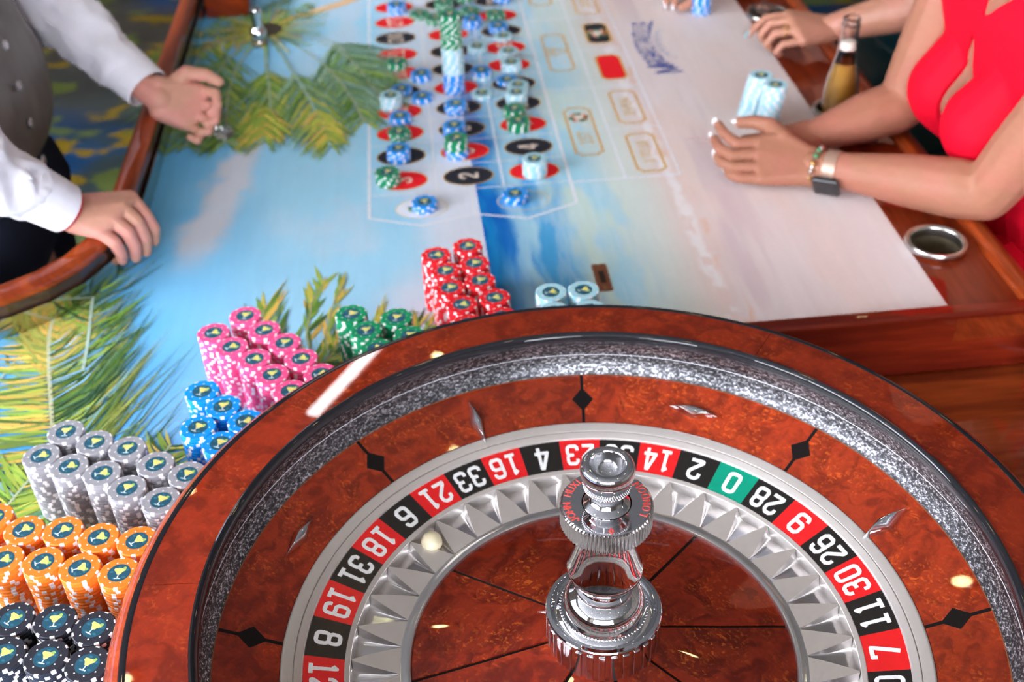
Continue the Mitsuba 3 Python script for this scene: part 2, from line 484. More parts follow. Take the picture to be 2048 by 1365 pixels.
# ------------------------------------------------------------------ digits and lettering
RSQ = lambda x0, y0, x1, y1, r=0.14: sbox(x0, y0, x1, y1).buffer(-r).buffer(r).exterior
STROKES = {
    '0': [RSQ(.085, .085, .515, .915)], '8': [RSQ(.085, .085, .515, .53), RSQ(.10, .53, .50, .915)],
    '1': [LineString([(.16, .80), (.30, .93), (.30, .04)]), LineString([(.10, .05), (.52, .05)])],
    '2': [LineString([(.085, .66), (.085, .81), (.19, .915), (.41, .915), (.515, .81), (.515, .62), (.10, .17), (.10, .085), (.56, .085)])],
    '3': [LineString([(.085, .70), (.085, .82), (.17, .915), (.43, .915), (.515, .83), (.515, .60), (.43, .51), (.24, .51)]),
          LineString([(.43, .51), (.515, .42), (.515, .17), (.43, .085), (.17, .085), (.085, .17), (.085, .30)])],
    '4': [LineString([(.40, .0), (.40, .98), (.32, .98), (.06, .27), (.58, .27)])],
    '5': [LineString([(.52, .915), (.10, .915), (.10, .54), (.40, .57), (.515, .47), (.515, .19), (.41, .085), (.19, .085), (.085, .19), (.085, .29)])],
    '6': [LineString([(.515, .72), (.515, .82), (.43, .915), (.17, .915), (.085, .82), (.085, .18), (.17, .085), (.43, .085), (.515, .18), (.515, .45), (.43, .54), (.10, .54)])],
    '7': [LineString([(.085, .76), (.085, .915), (.515, .915), (.24, .0)])]}
GLYPH = {k: shapely.union_all([s.buffer(.074, cap_style=2, join_style=1, quad_segs=3) for s in v]) for k, v in STROKES.items()}
GLYPH['9'] = affinity.rotate(GLYPH['6'], 180, origin=(.3, .5))


def number_poly(text, h, w):
    """digits centred on the origin, h tall, each w wide"""
    out = []
    step = w * 1.16
    for i, ch in enumerate(text):
        g = affinity.scale(affinity.translate(GLYPH[ch], -.3, -.5), w / .6, h, origin=(0, 0))
        out.append(affinity.translate(g, (i - (len(text) - 1) / 2) * step, 0))
    return shapely.union_all(out)


# ------------------------------------------------------------------ the roulette wheel
ZSH = -0.150
W = thing('roulette', 'large roulette wheel with glossy wooden bowl and chrome turret', 'roulette wheel')
obj('bowl', closed_lathe([(0.0, ZSH), (0.30, ZSH), (0.335, ZSH + .004), (0.365, -0.10), (0.392, -0.04), (0.410, 0.00), (0.4185, 0.030), (0.4206, 0.044), (0.4196, 0.055), (0.4153, 0.0650),
                          (0.4092, 0.0737), (0.4040, 0.0786), (0.4003, 0.0804), (0.4003, 0.076), (0.350, 0.074), (0.3505, 0.03), (0.335, 0.020), (0.283, -0.002), (0.283, -0.05), (0.0, -0.06)], 180), 'm_side_wood', W)
for i in range(3):
    a0, a1 = [math.radians(58.0 + 120 * (i + q)) for q in (0, 1)]
    obj('rim_panel', closed_lathe([(0.3455, 0.0838), (0.3455, 0.0745), (0.3945, 0.0765), (0.3945, 0.0818)], 80, a0 + .0006, a1 - .0006), 'm_rim_wood', W)
obj('rim_inlay', closed_lathe([(0.3945, 0.0820), (0.3945, 0.0765), (0.4007, 0.0765), (0.4009, 0.0802), (0.3998, 0.0819), (0.3965, 0.0825)], 180), 'm_black_gloss', W, label='thin black ring inlaid in the rim')
obj('black_ring', closed_lathe([(0.3455, 0.0838), (0.3448, 0.0858), (0.3430, 0.0866), (0.3405, 0.0858), (0.3388, 0.0835), (0.3382, 0.080), (0.3385, 0.0765), (0.348, 0.0745), (0.3455, 0.075)], 180), 'm_black_gloss', W, label='glossy black ring above the ball track')
obj('ball_track', closed_lathe([(0.3386, 0.0768), (0.3420, 0.0725), (0.3448, 0.0665), (0.3462, 0.060), (0.3464, 0.0545), (0.3455, 0.048), (0.3435, 0.0415), (0.3408, 0.0350), (0.3378, 0.0306), (0.3378, 0.024), (0.352, 0.028), (0.352, 0.0745)], 180), 'm_granite', W, label='grey flecked ball track')
obj('track_line', closed_lathe([(0.3460, 0.0535), (0.3459, 0.0528), (0.347, 0.0528), (0.347, 0.0535)], 180), 'm_track_line', W)
obj('cone_edge', closed_lathe([(0.3382, 0.0312), (0.3374, 0.0309), (0.3374, 0.0300), (0.3382, 0.029)], 180), 'm_slot_wood', W, label='thin pale edge of the wooden cone')


def cone_z(r):
    return 0.0081 + (r - 0.2844) * (0.0306 - 0.0081) / (0.3378 - 0.2844)


for i in range(8):
    a0, a1 = math.radians(89.2 + 45 * i), math.radians(89.2 + 45 * (i + 1))
    pr = [(0.2844, cone_z(.2844)), (0.2844, cone_z(.2844) - .008), (0.3376, cone_z(.3376) - .008), (0.3376, cone_z(.3376))]
    gap = 0.0013 / 0.31
    obj('cone_panel', closed_lathe(pr, 36, a0 + gap, a1 - gap), 'm_cone_wood', W)
    # black line with a diamond half way
    ln = sbox(.2846, -.0016, .3374, .0016)
    dm = Polygon([(.297, 0), (.310, -.0115), (.323, 0), (.310, .0115)])
    g = flat(shapely.union_all([ln, dm]).segmentize(.004))
    v = g.vertices
    ex = prism(shapely.union_all([ln, dm]), 0, 0.0006)
    v = ex.vertices.copy()
    ex.vertices = np.stack([v[:, 0], v[:, 1], cone_z(np.hypot(v[:, 0], v[:, 1])) - .0002 + v[:, 2]], 1)
    ex.apply_transform(trimesh.transformations.rotation_matrix(a0, (0, 0, 1)))
    obj('inlaid_diamond', ex, 'm_black_inlay', W, smooth=False)
    # deflector: a chrome lozenge, radial and tangential by turns
    L_, Wd, H_ = .0258, .0074, .0105
    V = np.array([[sx * L_, sy * Wd * k, zz] for sx, sy, k in ((1, 0, 0), (-1, 0, 0), (0, 1, 1), (0, -1, 1)) for zz in (-.003, .0042)]
                 + [[x_, y_, H_] for x_ in (-.011, .011) for y_ in (-.0008, .0008)] + [[0, y_, H_ * .93] for y_ in (-.0030, .0030)])
    dfl = from_manifold(m3.Manifold.hull_points(V.astype(np.float32)))
    if i % 2 == 0:
        dfl.apply_transform(trimesh.transformations.rotation_matrix(PI / 2, (0, 0, 1)))
        rr = .3075
    else:
        rr = .302
    slope = math.atan2(.0306 - .0081, .3378 - .2844)
    dfl.apply_transform(trimesh.transformations.rotation_matrix(-slope, (0, 1, 0)))
    dfl.apply_translation((rr, 0, cone_z(rr) + .0002))
    dfl.apply_transform(trimesh.transformations.rotation_matrix(math.radians(66.7 + 45 * i), (0, 0, 1)))
    obj('deflector', dfl, 'm_chrome', W, smooth=28, label='chrome lozenge deflector' if i == 0 else None)

ROT = 'rotor'
obj('rotor_rim', closed_lathe([(0.2843, 0.0060), (0.2841, 0.0078), (0.2832, 0.0086), (0.2815, 0.0088), (0.2737, 0.0058), (0.2733, 0.0052), (0.2732, 0.0030), (0.2726, 0.0030), (0.2725, 0.0048), (0.2719, 0.0052), (0.2664, 0.0022), (0.2653, 0.0008), (0.2653, -0.016), (0.284, -0.016)], 200), 'm_satin', W, label='satin silver rim of the rotor')
ORDER = ['12', '8', '19', '31', '18', '6', '21', '33', '16', '4', '23', '35', '14', '2', '0', '28', '9', '26', '30', '11', '7', '20', '32', '17', '5', '22', '34', '15', '3', '24', '36', '13', '1', '00', '27', '10', '25', '29']
REDS = {1, 3, 5, 7, 9, 12, 14, 16, 18, 19, 21, 23, 25, 27, 30, 32, 34, 36}
STEP, PH = 2 * PI / 38, -9.4157 + 4 * PI
RO, RI, ZO, ZI = 0.2653, 0.2304, 0.0, -0.0093


def ring_z(r):
    return ZI + (r - RI) * (ZO - ZI) / (RO - RI)


RC = .2475
slope = math.atan2(ZO - ZI, RO - RI)
obj('plate_seat', closed_lathe([(RO, ZO - .003), (RI, ZI - .003), (RI, -.018), (RO, -.018)], 152), 'm_satin', W)
for k, num in enumerate(ORDER):
    a1 = PH - (k - 1) * STEP
    a0 = a1 - STEP
    mid = (a0 + a1) / 2
    green = num in ('0', '00')
    pm = 'm_green_plate' if green else 'm_red_plate' if int(num) in REDS else 'm_black_plate'
    col = 'green' if green else 'red' if int(num) in REDS else 'black'
    pk = obj('number_plate', closed_lathe([(RO, ZO), (RI, ZI), (RI, ZI - .003), (RO, ZO - .003)], 7, a0, a1), pm, W, smooth=30, label=f'{col} plate with white {num}')
    g = prism(number_poly(num, .0262, .0142 if len(num) == 2 else .0155), 0, .0005)
    v = g.vertices.copy()
    r = RC - v[:, 1] * math.cos(slope)
    th = mid + v[:, 0] / RC
    g.vertices = np.stack([r * np.cos(th), r * np.sin(th), ring_z(r) + v[:, 2]], 1)
    obj('digits', g, 'm_white_digit', pk, smooth=False)

# pockets: hollows cut into a silver cone, with pointed frets between
RP, RT, ZP, ZTIP = 0.2242, 0.1822, -0.0098, -0.0140


def fret_z(r):
    return ZTIP + (r - RT) * (ZP - ZTIP) / (RP - RT)


obj('pocket_lip', closed_lathe([(0.2304, -0.0090), (0.2296, -0.0086), (0.2260, -0.0098), (0.2252, -0.0106), (0.2240, -0.024), (0.2240, -0.032), (0.2304, -0.032)], 190), 'm_satin', W)
NS, NTT = 10, 16
HALF = STEP / 2


def pocket_mesh():
    """hollow with its point towards the axis, about the direction +x"""
    V, F = [], []
    for i in range(NS + 1):
        s = i / NS
        r = RP - (RP - RT) * s
        hw = (HALF - .0008 / RP - .0010 / RT) * (1 - s) + .0010 / RT
        dep = 0.0125 * (1 - s) ** 0.85
        for j in range(NTT + 1):
            t = -1 + 2 * j / NTT
            V.append([r * math.cos(hw * t), r * math.sin(hw * t), fret_z(r) - dep * (1 - abs(t) ** 7)])
    n = NTT + 1
    for i in range(NS):
        for j in range(NTT):
            a = i * n + j
            F += [[a, a + n, a + n + 1], [a, a + n + 1, a + 1]]
    m = trimesh.Trimesh(V, F, process=False)
    if m.face_normals[:, 2].sum() < 0:
        m.invert()
    return m


def fret_mesh():
    """flat-topped fret between two hollows, about the direction +x, wide towards the axis"""
    top = []
    for i in range(NS + 1):
        s = i / NS
        r = RP - (RP - RT) * s
        hw = HALF - ((HALF - .0008 / RP - .0010 / RT) * (1 - s) + .0010 / RT)
        top.append((r, hw))
    V, F = [], []
    for z in (0, -.004):
        for r, hw in top:
            V += [[r * math.cos(-hw), r * math.sin(-hw), fret_z(r) + z], [r * math.cos(hw), r * math.sin(hw), fret_z(r) + z]]
    n = 2 * (NS + 1)
    for i in range(NS):
        a = 2 * i
        F += [[a, a + 3, a + 1], [a, a + 2, a + 3], [n + a, n + a + 1, n + a + 3], [n + a, n + a + 3, n + a + 2]]
        F += [[a, n + a, n + a + 2], [a, n + a + 2, a + 2], [a + 1, n + a + 3, n + a + 1], [a + 1, a + 3, n + a + 3]]
    F += [[0, 1, n + 1], [0, n + 1, n], [n - 2, 2 * n - 1, n - 1], [n - 2, 2 * n - 2, 2 * n - 1]]
    m = trimesh.Trimesh(V, F, process=False)
    m.fix_normals()
    return m


pkt, frt = mikit.ply(pocket_mesh(), 'm_satin_bright', smooth=True), mikit.ply(fret_mesh(), 'm_satin', smooth=False)
for k in range(38):
    c = math.degrees(PH - (k - 0.5) * STEP)
    scene[key_for('pocket', W)] = {**pkt, 'to_world': T().rotate([0, 0, 1], c)}
    scene[key_for('fret', W)] = {**frt, 'to_world': T().rotate([0, 0, 1], c - math.degrees(HALF))}
obj('inner_ring', closed_lathe([(0.1825, ZTIP), (0.1795, -.0142), (0.1772, -.0135), (0.1745, -.0132), (0.1722, -.0142), (0.1714, -.0165), (0.1714, -.032), (0.1825, -.032)], 160), 'm_satin_bright', W)
obj('rotor_core', closed_lathe([(0.1714, -.0185), (0.048, .0085), (0.0, .0085), (0.0, -.055), (0.2300, -.055), (0.2300, -.034), (0.1714, -.032)], 96), 'm_black_inlay', W)
for i in range(8):
    a0, a1 = math.radians(97.5 + 45 * i), math.radians(97.5 + 45 * (i + 1))
    n = 24
    V, F = [], []
    for z in (0, -.0025):
        for r, zz in ((0.1712, -.0168), (0.11, -.0035), (0.047, .0112)):
            g = .0017 / r
            for t in np.linspace(a0 + g, a1 - g, n):
                V.append([r * math.cos(t), r * math.sin(t), zz + z])
    for q in range(2):
        for j in range(n - 1):
            a = q * n + j
            F += [[a, a + 1, a + n + 1], [a, a + n + 1, a + n]]
            F += [[a + 3 * n, a + 4 * n + 1, a + 3 * n + 1], [a + 3 * n, a + 4 * n, a + 4 * n + 1]]
        for j in (0, n - 1):
            a = q * n + j
            f = [[a, a + n, a + 4 * n], [a, a + 4 * n, a + 3 * n]]
            F += f if j == 0 else [t[::-1] for t in f]
    for j in range(n - 1):
        F += [[j, j + 3 * n, j + 3 * n + 1], [j, j + 3 * n + 1, j + 1]]
    m = trimesh.Trimesh(V, F, process=False)
    if m.face_normals[:n, 2].sum() < 0:
        m.invert()
    obj('disc_panel', m, 'm_disc_wood', W, smooth=20)

# turret
TUR = obj('turret', lathe([(0.0, .006), (0.0485, .006), (0.0485, .0445), (0.0500, .0455), (0.0503, .0470), (0.0495, .0482), (0.0465, .0488), (0.0455, .0470), (0.0425, .0455), (0.0410, .0475), (0.0385, .0490), (0.0375, .0500),
                          (0.0362, .0545), (0.0350, .0600), (0.0328, .0655), (0.0290, .0700), (0.0245, .0725), (0.0238, .0735), (0.0238, .0755), (0.0250, .0765), (0.0250, .0785), (0.0225, .0800), (0.0225, .0840),
                          (0.0250, .0862), (0.0295, .0925), (0.0317, .0975), (0.0320, .0992), (0.0316, .1008), (0.0308, .1020), (0.0282, .1100), (0.0256, .1190), (0.0230, .1290), (0.0215, .1380), (0.0210, .1420), (0.0235, .1430), (0.0235, .1460), (0.0200, .1470), (0.0200, .155)], 128),
          'm_chrome', W, smooth=35, label='chrome turret on the wheel centre')
teeth = []
for i in range(30):                                      # flutes round the base
    t = 2 * PI * i / 30
    g = rbox(.0480, .0500, -.0030, .0030, .010, .0415, .0009, 8)
    g.apply_transform(trimesh.transformations.rotation_matrix(t, (0, 0, 1)))
    obj('base_rib', g, 'm_chrome', TUR, smooth=30)
beads = []
for i in range(72):
    t = 2 * PI * i / 72
    s = trimesh.creation.icosphere(1, .0009)
    s.apply_translation((.0381 * math.cos(t), .0381 * math.sin(t), .0497))
    beads.append(s)
obj('bead_ring', cat(beads), 'm_chrome', TUR, smooth=True)
labels[W + '__turret__bead_ring'] = {'kind': 'stuff'}
# fluted disc with lettering
NR = 72
tt = np.arange(NR * 4)
rad = np.where((tt % 4) < 2, .0375, .0366)
loops = [(.0200, .1540, 0), (.0330, .1540, 0), (.0355, .1545, 0), (.0368, .1560, 1), (.0368, .1735, 1), (.0362, .1752, 0), (.0352, .1757, 0), (.0200, .1757, 0)]
V, F = [], []
for r, z, rib in loops:
    t = 2 * PI * tt / (NR * 4)
    rr = rad if rib else np.full(len(tt), r)
    V.append(np.stack([rr * np.cos(t), rr * np.sin(t), np.full(len(tt), z)], 1))
n = len(tt)
for i in range(len(loops) - 1):
    a, b = i * n + tt, i * n + (tt + 1) % n
    F += [np.stack([a, b, b + n], 1), np.stack([a, b + n, a + n], 1)]
disc = obj('turret_disc', trimesh.Trimesh(np.vstack(V), np.vstack(F), process=False), 'm_chrome', W, smooth=12, label='fluted chrome disc with red engraved lettering')


def arc_text(text, height, rad, mid_deg, span_deg, outward=False):
    """letters round the axis; tops away from the axis unless outward is False and they read from inside"""
    out = []
    n_ = len(text)
    for i, ch in enumerate(text):
        if ch == ' ':
            continue
        m = meshkit.text_mesh(ch, height, .0005, bold=False)
        m.apply_translation((-(m.bounds[0][0] + m.bounds[1][0]) / 2, -height / 2, 0))
        ang = math.radians(mid_deg + span_deg * (0.5 - (i + .5) / n_))
        m.apply_transform(trimesh.transformations.rotation_matrix(ang - PI / 2, (0, 0, 1)))
        m.apply_translation((rad * math.cos(ang), rad * math.sin(ang), 0))
        out.append(m)
    return cat(out)


for txt, mid, span in (('JOHN HUXLEY', 161, 120), ('LONDON', 3, 74)):
    if txt == 'LONDON':                                   # tops towards the axis, read from the other side
        out = []
        for i, ch in enumerate(txt):
            m = meshkit.text_mesh(ch, .0062, .0005)
            m.apply_translation((-(m.bounds[0][0] + m.bounds[1][0]) / 2, -.0031, 0))
            ang = math.radians(mid + span * ((i + .5) / len(txt) - .5))
            m.apply_transform(trimesh.transformations.rotation_matrix(ang + PI / 2, (0, 0, 1)))
            m.apply_translation((.0318 * math.cos(ang), .0318 * math.sin(ang), 0))
            out.append(m)
        g = cat(out)
    else:
        g = arc_text(txt, .0062, .0318, mid, span)
    g.apply_translation((0, 0, .1756))
    obj('lettering', g, 'm_red_letter', disc, smooth=False)
lz = Polygon([(.0022, 0), (0, .0033), (-.0022, 0), (0, -.0033)])
g = prism(lz.difference(affinity.scale(lz, .5, .5)), .1756, .1761)
g.apply_translation((.001, -.0315, 0))
obj('lozenge_mark', g, 'm_red_letter', disc, smooth=False)
KNOB = obj('turret_knob', lathe([(.0190, .1755), (.0180, .1765), (.0140, .1790), (.0128, .1830), (.0128, .1860), (.0150, .1880), (.0150, .1905), (.0162, .1915), (.0180, .1930), (.0184, .1985), (.0196, .2020), (.0212, .2065), (.0217, .2110), (.0214, .2145), (.0207, .2168),
                                 (.0192, .2181), (.0168, .2184), (.0146, .2180), (.0138, .2170), (.0128, .2128), (.0108, .2090), (.0080, .2062), (.0042, .2045), (.0, .2040)], 128), 'm_chrome', W, smooth=35, label='chrome dished knob on top of the turret')
beads = []
for z, rr in ((.1950, .0186), (.1970, .0188)):
    for i in range(60):
        t = 2 * PI * (i + (.5 if z > .196 else 0)) / 60
        s = trimesh.creation.icosphere(1, .0009)
        s.apply_translation((rr * math.cos(t), rr * math.sin(t), z))
        beads.append(s)
obj('bead_ring', cat(beads), 'm_chrome', KNOB, smooth=True)
labels[W + '__turret_knob__bead_ring'] = {'kind': 'stuff'}

b = trimesh.creation.icosphere(4, .0105)
ang, rr = math.radians(139.0), .2085
b.apply_translation((rr * math.cos(ang), rr * math.sin(ang), -.0108))
tag(obj('roulette_ball', b, 'm_ivory', smooth=True), 'ivory coloured roulette ball resting in the pocket of black 6', 'ball')

# ------------------------------------------------------------------ the roulette table
TABLE = thing('roulette_table', 'wooden roulette table with a printed beach cloth and curved rail', 'roulette table')
WC = wt(0.0, 0.0)                                        # the wheel's axis in table coordinates
HOLE = Point(*WC).buffer(0.428, quad_segs=48)
B_END = 1.75
inner = [(-.508, B_END), (-.508, .30), (-.507, .0), (-.507, -.10), (-.511, -.165), (-.524, -.215), (-.548, -.260), (-.583, -.298), (-.628, -.327), (-.69, -.350), (-.78, -.368), (-.90, -.376), (-1.15, -.380)]
ilin = LineString(inner)
cl = Polygon(inner + [(-1.15, -1.70), (-.40, -1.70), (-.40, -.975), (.055, -.975), (.25, -.449), (.602, -.449), (.602, B_END)])
cl = cl.difference(HOLE)
obj('cloth', prism(cl.segmentize(.06), ZT - .006, ZT), 'm_cloth', TABLE, smooth=False, table=True, label='cloth printed with palms, sky, sea and beach')
CL = TABLE + '__cloth'
body = cl.buffer(-.012).difference(Point(*WC).buffer(.44))
obj('table_body', prism(body, ZT - .14, ZT - .006), 'm_board_wood', TABLE, smooth=False, table=True)
# rail: rounded wooden bar on a dark glossy upright
dense = ilin.segmentize(.02)
obj('rail_upright', prism(dense.buffer(.004, cap_style=2).union(dense.parallel_offset(.010, 'right' if ilin.parallel_offset(.01, 'right').centroid.x < ilin.centroid.x else 'left').buffer(.008, cap_style=2)).buffer(.001), ZT - .14, -.012),
    'm_rail_inner', TABLE, smooth=30, table=True, label='dark glossy inner face of the rail')


def sweep(line, prof, z0=0.0):
    """sweep a closed (across, up) profile along a 2-D line; across points to the line's right"""
    p = np.array(line.coords)
    t = np.gradient(p, axis=0)
    t /= np.linalg.norm(t, axis=1, keepdims=True)
    nrm = np.stack([t[:, 1], -t[:, 0]], 1)
    P = np.asarray(prof)
    V = np.concatenate([np.stack([p[:, None, 0] + nrm[:, None, 0] * P[None, :, 0], p[:, None, 1] + nrm[:, None, 1] * P[None, :, 0], np.broadcast_to(P[None, :, 1] + z0, (len(p), len(P)))], -1)]).reshape(-1, 3)
    k, F = len(P), []
    for i in range(len(p) - 1):
        for j in range(k):
            a, b_ = i * k + j, i * k + (j + 1) % k
            F += [[a, b_, b_ + k], [a, b_ + k, a + k]]
    v2, f2 = trimesh.creation.triangulate_polygon(Polygon(P), engine='earcut')
    m = trimesh.Trimesh(V, F, process=False)
    caps = []
    for i in (0, len(p) - 1):
        caps.append(trimesh.Trimesh(np.stack([p[i, 0] + nrm[i, 0] * v2[:, 0], p[i, 1] + nrm[i, 1] * v2[:, 0], v2[:, 1] + z0], 1), f2 if i else f2[:, ::-1], process=False))
    m = cat([m] + caps)
    m.merge_vertices()
    m.fix_normals()
    return m


def oval(w, h, n=16, cx=0, cz=0, p=2.5):
    t = np.arange(n) * 2 * PI / n
    c, s = np.cos(t), np.sin(t)
    return [(cx + w * math.copysign(abs(a) ** (2 / p), a), cz + h * math.copysign(abs(b_) ** (2 / p), b_)) for a, b_ in zip(c, s)]


obj('rail_band', prism(dense.buffer(.0108).difference(dense.buffer(.0090)).intersection(cl.buffer(.002)), ZT, ZT + .030), 'm_rail_band', TABLE, smooth=30, table=True, label='polished metal band along the foot of the rail')
obj('rail', sweep(dense, oval(.0165, .012, 16, .009, -.009)), 'm_rail_wood', TABLE, smooth=40, table=True, label='rounded brown wooden rail')
obj('armrest', prism(sbox(.602, -.475, .715, B_END).difference(shapely.union_all([Point(.640, q).buffer(.0366) for q in (-.306, .118, .552, .99)])), ZT - .035, ZT + .0006), 'm_arm_wood', TABLE, smooth=False, table=True, label='flat polished wooden armrest')
obj('armrest_edge', sweep(LineString([(.715, -.478), (.715, B_END)]).segmentize(.1), oval(.0165, .018, 16, 0, -.066)), 'm_rail_wood', TABLE, smooth=40, table=True)
E0 = rbox(.222, .722, -.4745, -.4495, ZSH, -.0535, .006, 16)
obj('end_board', E0, 'm_board_wood', TABLE, smooth=40, table=True, label='red brown upright board beside the wheel')
obj('wheel_shelf', prism(sbox(-.42, -1.70, 1.05, -.452), ZSH - .03, ZSH), 'm_shelf_wood', TABLE, smooth=False, table=True, label='wooden shelf under the wheel')
obj('back_block', rbox(-.494, -.402, .745, .86, ZT, -.012, .006, 12), 'm_arm_wood', TABLE, smooth=40, table=True, label='wooden block in the far corner')
for (x, y) in ((-.15, .3), (-.15, 1.2), (.2, -1.2)):
    obj('pedestal', bx(x - .16, x + .16, y - .12, y + .12, FLOOR, ZT - .135 if y > 0 else ZSH - .03), 'm_board_wood', TABLE, smooth=False, table=True)
# drop slot in the cloth
g = rbox(.153, .1735, -.347, -.281, ZT - .002, ZT + .0016, .0014, 8)
sl = obj('drop_slot', g, 'm_slot_wood', TABLE, smooth=30, table=True, label='small brown slot plate let into the cloth')
obj('opening', prism(sbox(.1595, -.328, .1672, -.300), ZT + .0014, ZT + .0022), 'm_dark_slot', sl, smooth=False, table=True)
for q in (-.3425, -.2855):
    c = trimesh.creation.cylinder(.0022, .0012, sections=12)
    c.apply_translation((.1633, q, ZT + .0018))
    obj('screw', c, 'm_brass', sl, smooth=False, table=True)
cup_prof = [(.0370, .0005), (.0405, .0020), (.0435, .0060), (.0437, .0095), (.0420, .0125), (.0392, .0132), (.0364, .0118), (.0348, .0085)]
cup_in = [(.0348, .0085), (.0340, -.058), (.032, -.066), (.0, -.066), (.0, -.068), (.0332, -.068), (.0352, -.058), (.0362, .0005)]
for q in (-.306, .118, .552, .99):
    rim = closed_lathe(cup_prof + [(.0346, -.002), (.0362, -.002)], 48)
    rim.apply_translation((.640, q, ZT))
    k = obj('cup_holder', rim, 'm_steel', TABLE, smooth=40, table=True, label='brushed steel cup holder ring in the armrest')
    ci = closed_lathe(cup_in, 48)
    ci.apply_translation((.640, q, ZT))
    obj('cup_well', ci, 'm_cup_inside', k, smooth=40, table=True)

# ---- printing on the cloth (flat ink, a fraction of a millimetre thick)
WHITE_INK = srgb(226, 230, 238)
GOLD_INK = srgb(204, 158, 70)
RED_INK = srgb(238, 30, 42)
BLK_INK = srgb(40, 42, 52)
CREAM = srgb(232, 214, 200)


def ink(name, vc, label=None, kind=None):
    m, c = vc.mesh()
    k = obj(name, m, 'm_print', CL, smooth=False, table=True, color=c, label=label)
    if kind:
        labels.setdefault(k, {})['kind'] = kind
    return k


def ln(pts, w=.0024):
    return LineString(pts).buffer(w / 2, cap_style=2, join_style=2)


CW, CH = .1052, .0823
B0 = -.0412
BT = B0 + 12 * CH
grid = [ln([(-1.5 * CW, b_), (1.5 * CW, b_)]) for b_ in [B0 + i * CH for i in range(13)]]
grid += [ln([(x * CW, B0), (x * CW, BT)], .003) for x in (-.5, .5)]
grid += [ln([(-1.5 * CW, BT + .05), (-1.5 * CW, -.108), (-.080, -.140), (0, -.118), (.080, -.143), (1.5 * CW, -.108), (1.5 * CW, BT + .05)], .0044), ln([(0, -.118), (0, B0)], .003)]
A1, A2 = 1.5 * CW + .087, 1.5 * CW + .174
grid += [ln([(1.5 * CW, B0 - .004), (A2, B0 - .004)], .0036), ln([(A1, B0 - .004), (A1, BT)], .003), ln([(A2, B0 - .004), (A2, BT)], .0026)]
grid += [ln([(1.5 * CW, B0 + i * 4 * CH), (A2, B0 + i * 4 * CH)], .003) for i in (1, 2, 3)]
grid += [ln([(A1, B0 + i * 2 * CH), (A2, B0 + i * 2 * CH)], .0026) for i in (1, 3, 5)]
Z1 = ZT + .00025
vc = VC().add(flat(shapely.union_all(grid), Z1), WHITE_INK)
ink('grid_lines', vc, 'white lines of the betting layout')


def ellipse(x, y, rx, ry, q=10):
    return affinity.translate(affinity.scale(Point(0, 0).buffer(1, quad_segs=q), rx, ry), x, y)


def on_cloth(poly, a, b_):
    """a polygon drawn upright, its top turned towards the dealer (-a) and reading along +b"""
    return affinity.affine_transform(poly, [0, -1, 1, 0, a, b_])


for row in range(12):
    for col in range(3):
        num = row * 3 + 1 + (2 - col)
        a, b_ = (col - 1) * CW, row * CH
        red = num in REDS
        vc = VC().add(flat(ellipse(a, b_, .0405, .0298), Z1), GOLD_INK).add(flat(ellipse(a, b_, .0388, .0280), Z1 + .00008), RED_INK if red else BLK_INK)
        vc.add(flat(on_cloth(number_poly(str(num), .032, .019), a, b_), Z1 + .00016), CREAM)
        ink('number_spot', vc, f"{'red' if red else 'black'} oval printed with number {num}")
for i, a in enumerate((-.078, .078)):
    e = ellipse(a, -.089, .0405, .0300)
    vc = VC().add(flat(e.difference(ellipse(a, -.089, .0388, .0284)), Z1), srgb(214, 202, 160))
    if i == 0:
        vc.add(flat(ellipse(a, -.089, .0388, .0284), Z1 - .00005), srgb(226, 230, 236))
    # small flower-like emblem
    for j in range(5):
        t = 2 * PI * j / 5
        vc.add(flat(ellipse(a - .012 + .006 * math.cos(t), -.090 + .006 * math.sin(t), .0042, .0042, 4), Z1 + .00010), srgb(120, 150, 110) if j % 2 else srgb(70, 110, 90))
    ink('zero_spot', vc, 'faint gold ring of a zero pocket')


def panel(a0, a1, b0, b1, chamf, w=.0038):
    p = sbox(a0, b0, a1, b1)
    for (x, y) in ((a0, b0), (a0, b1), (a1, b0), (a1, b1)):
        p = p.difference(Point(x, y).buffer(chamf, quad_segs=4))
    return p, p.difference(p.buffer(-w, join_style=2))


def text_poly_add(vc, text, height, a, b_, col, z, squeeze=1.0):
    m = meshkit.text_mesh(text, height, .0001, bold=True)
    m.apply_translation((-(m.bounds[0][0] + m.bounds[1][0]) / 2, -height / 2, 0))
    v = m.vertices.copy()
    m.vertices = np.stack([a - v[:, 1], b_ + v[:, 0] * squeeze, z + v[:, 2]], 1)
    m.update_faces((m.face_normals[:, 2] > .5) & (m.area_faces > 1e-11))
    vc.add(m, col)


def emblem(vc, a, b_, s, z):
    """loose ring of leaves and blossoms"""
    rng = np.random.default_rng(int(1000 * (a + 2) + 77 * b_))
    for j in range(14):
        t = 2 * PI * j / 14
        c = [srgb(60, 120, 80), srgb(190, 90, 60), srgb(230, 190, 160), srgb(40, 90, 70)][j % 4]
        vc.add(flat(affinity.rotate(ellipse(a + s * .75 * math.cos(t), b_ + s * .75 * math.sin(t), s * .34, s * .2, 3), math.degrees(t) + 30), z + .00001 * j), c)
    vc.add(flat(ellipse(a, b_, s * .5, s * .5, 5), z + .0002), srgb(222, 214, 204))


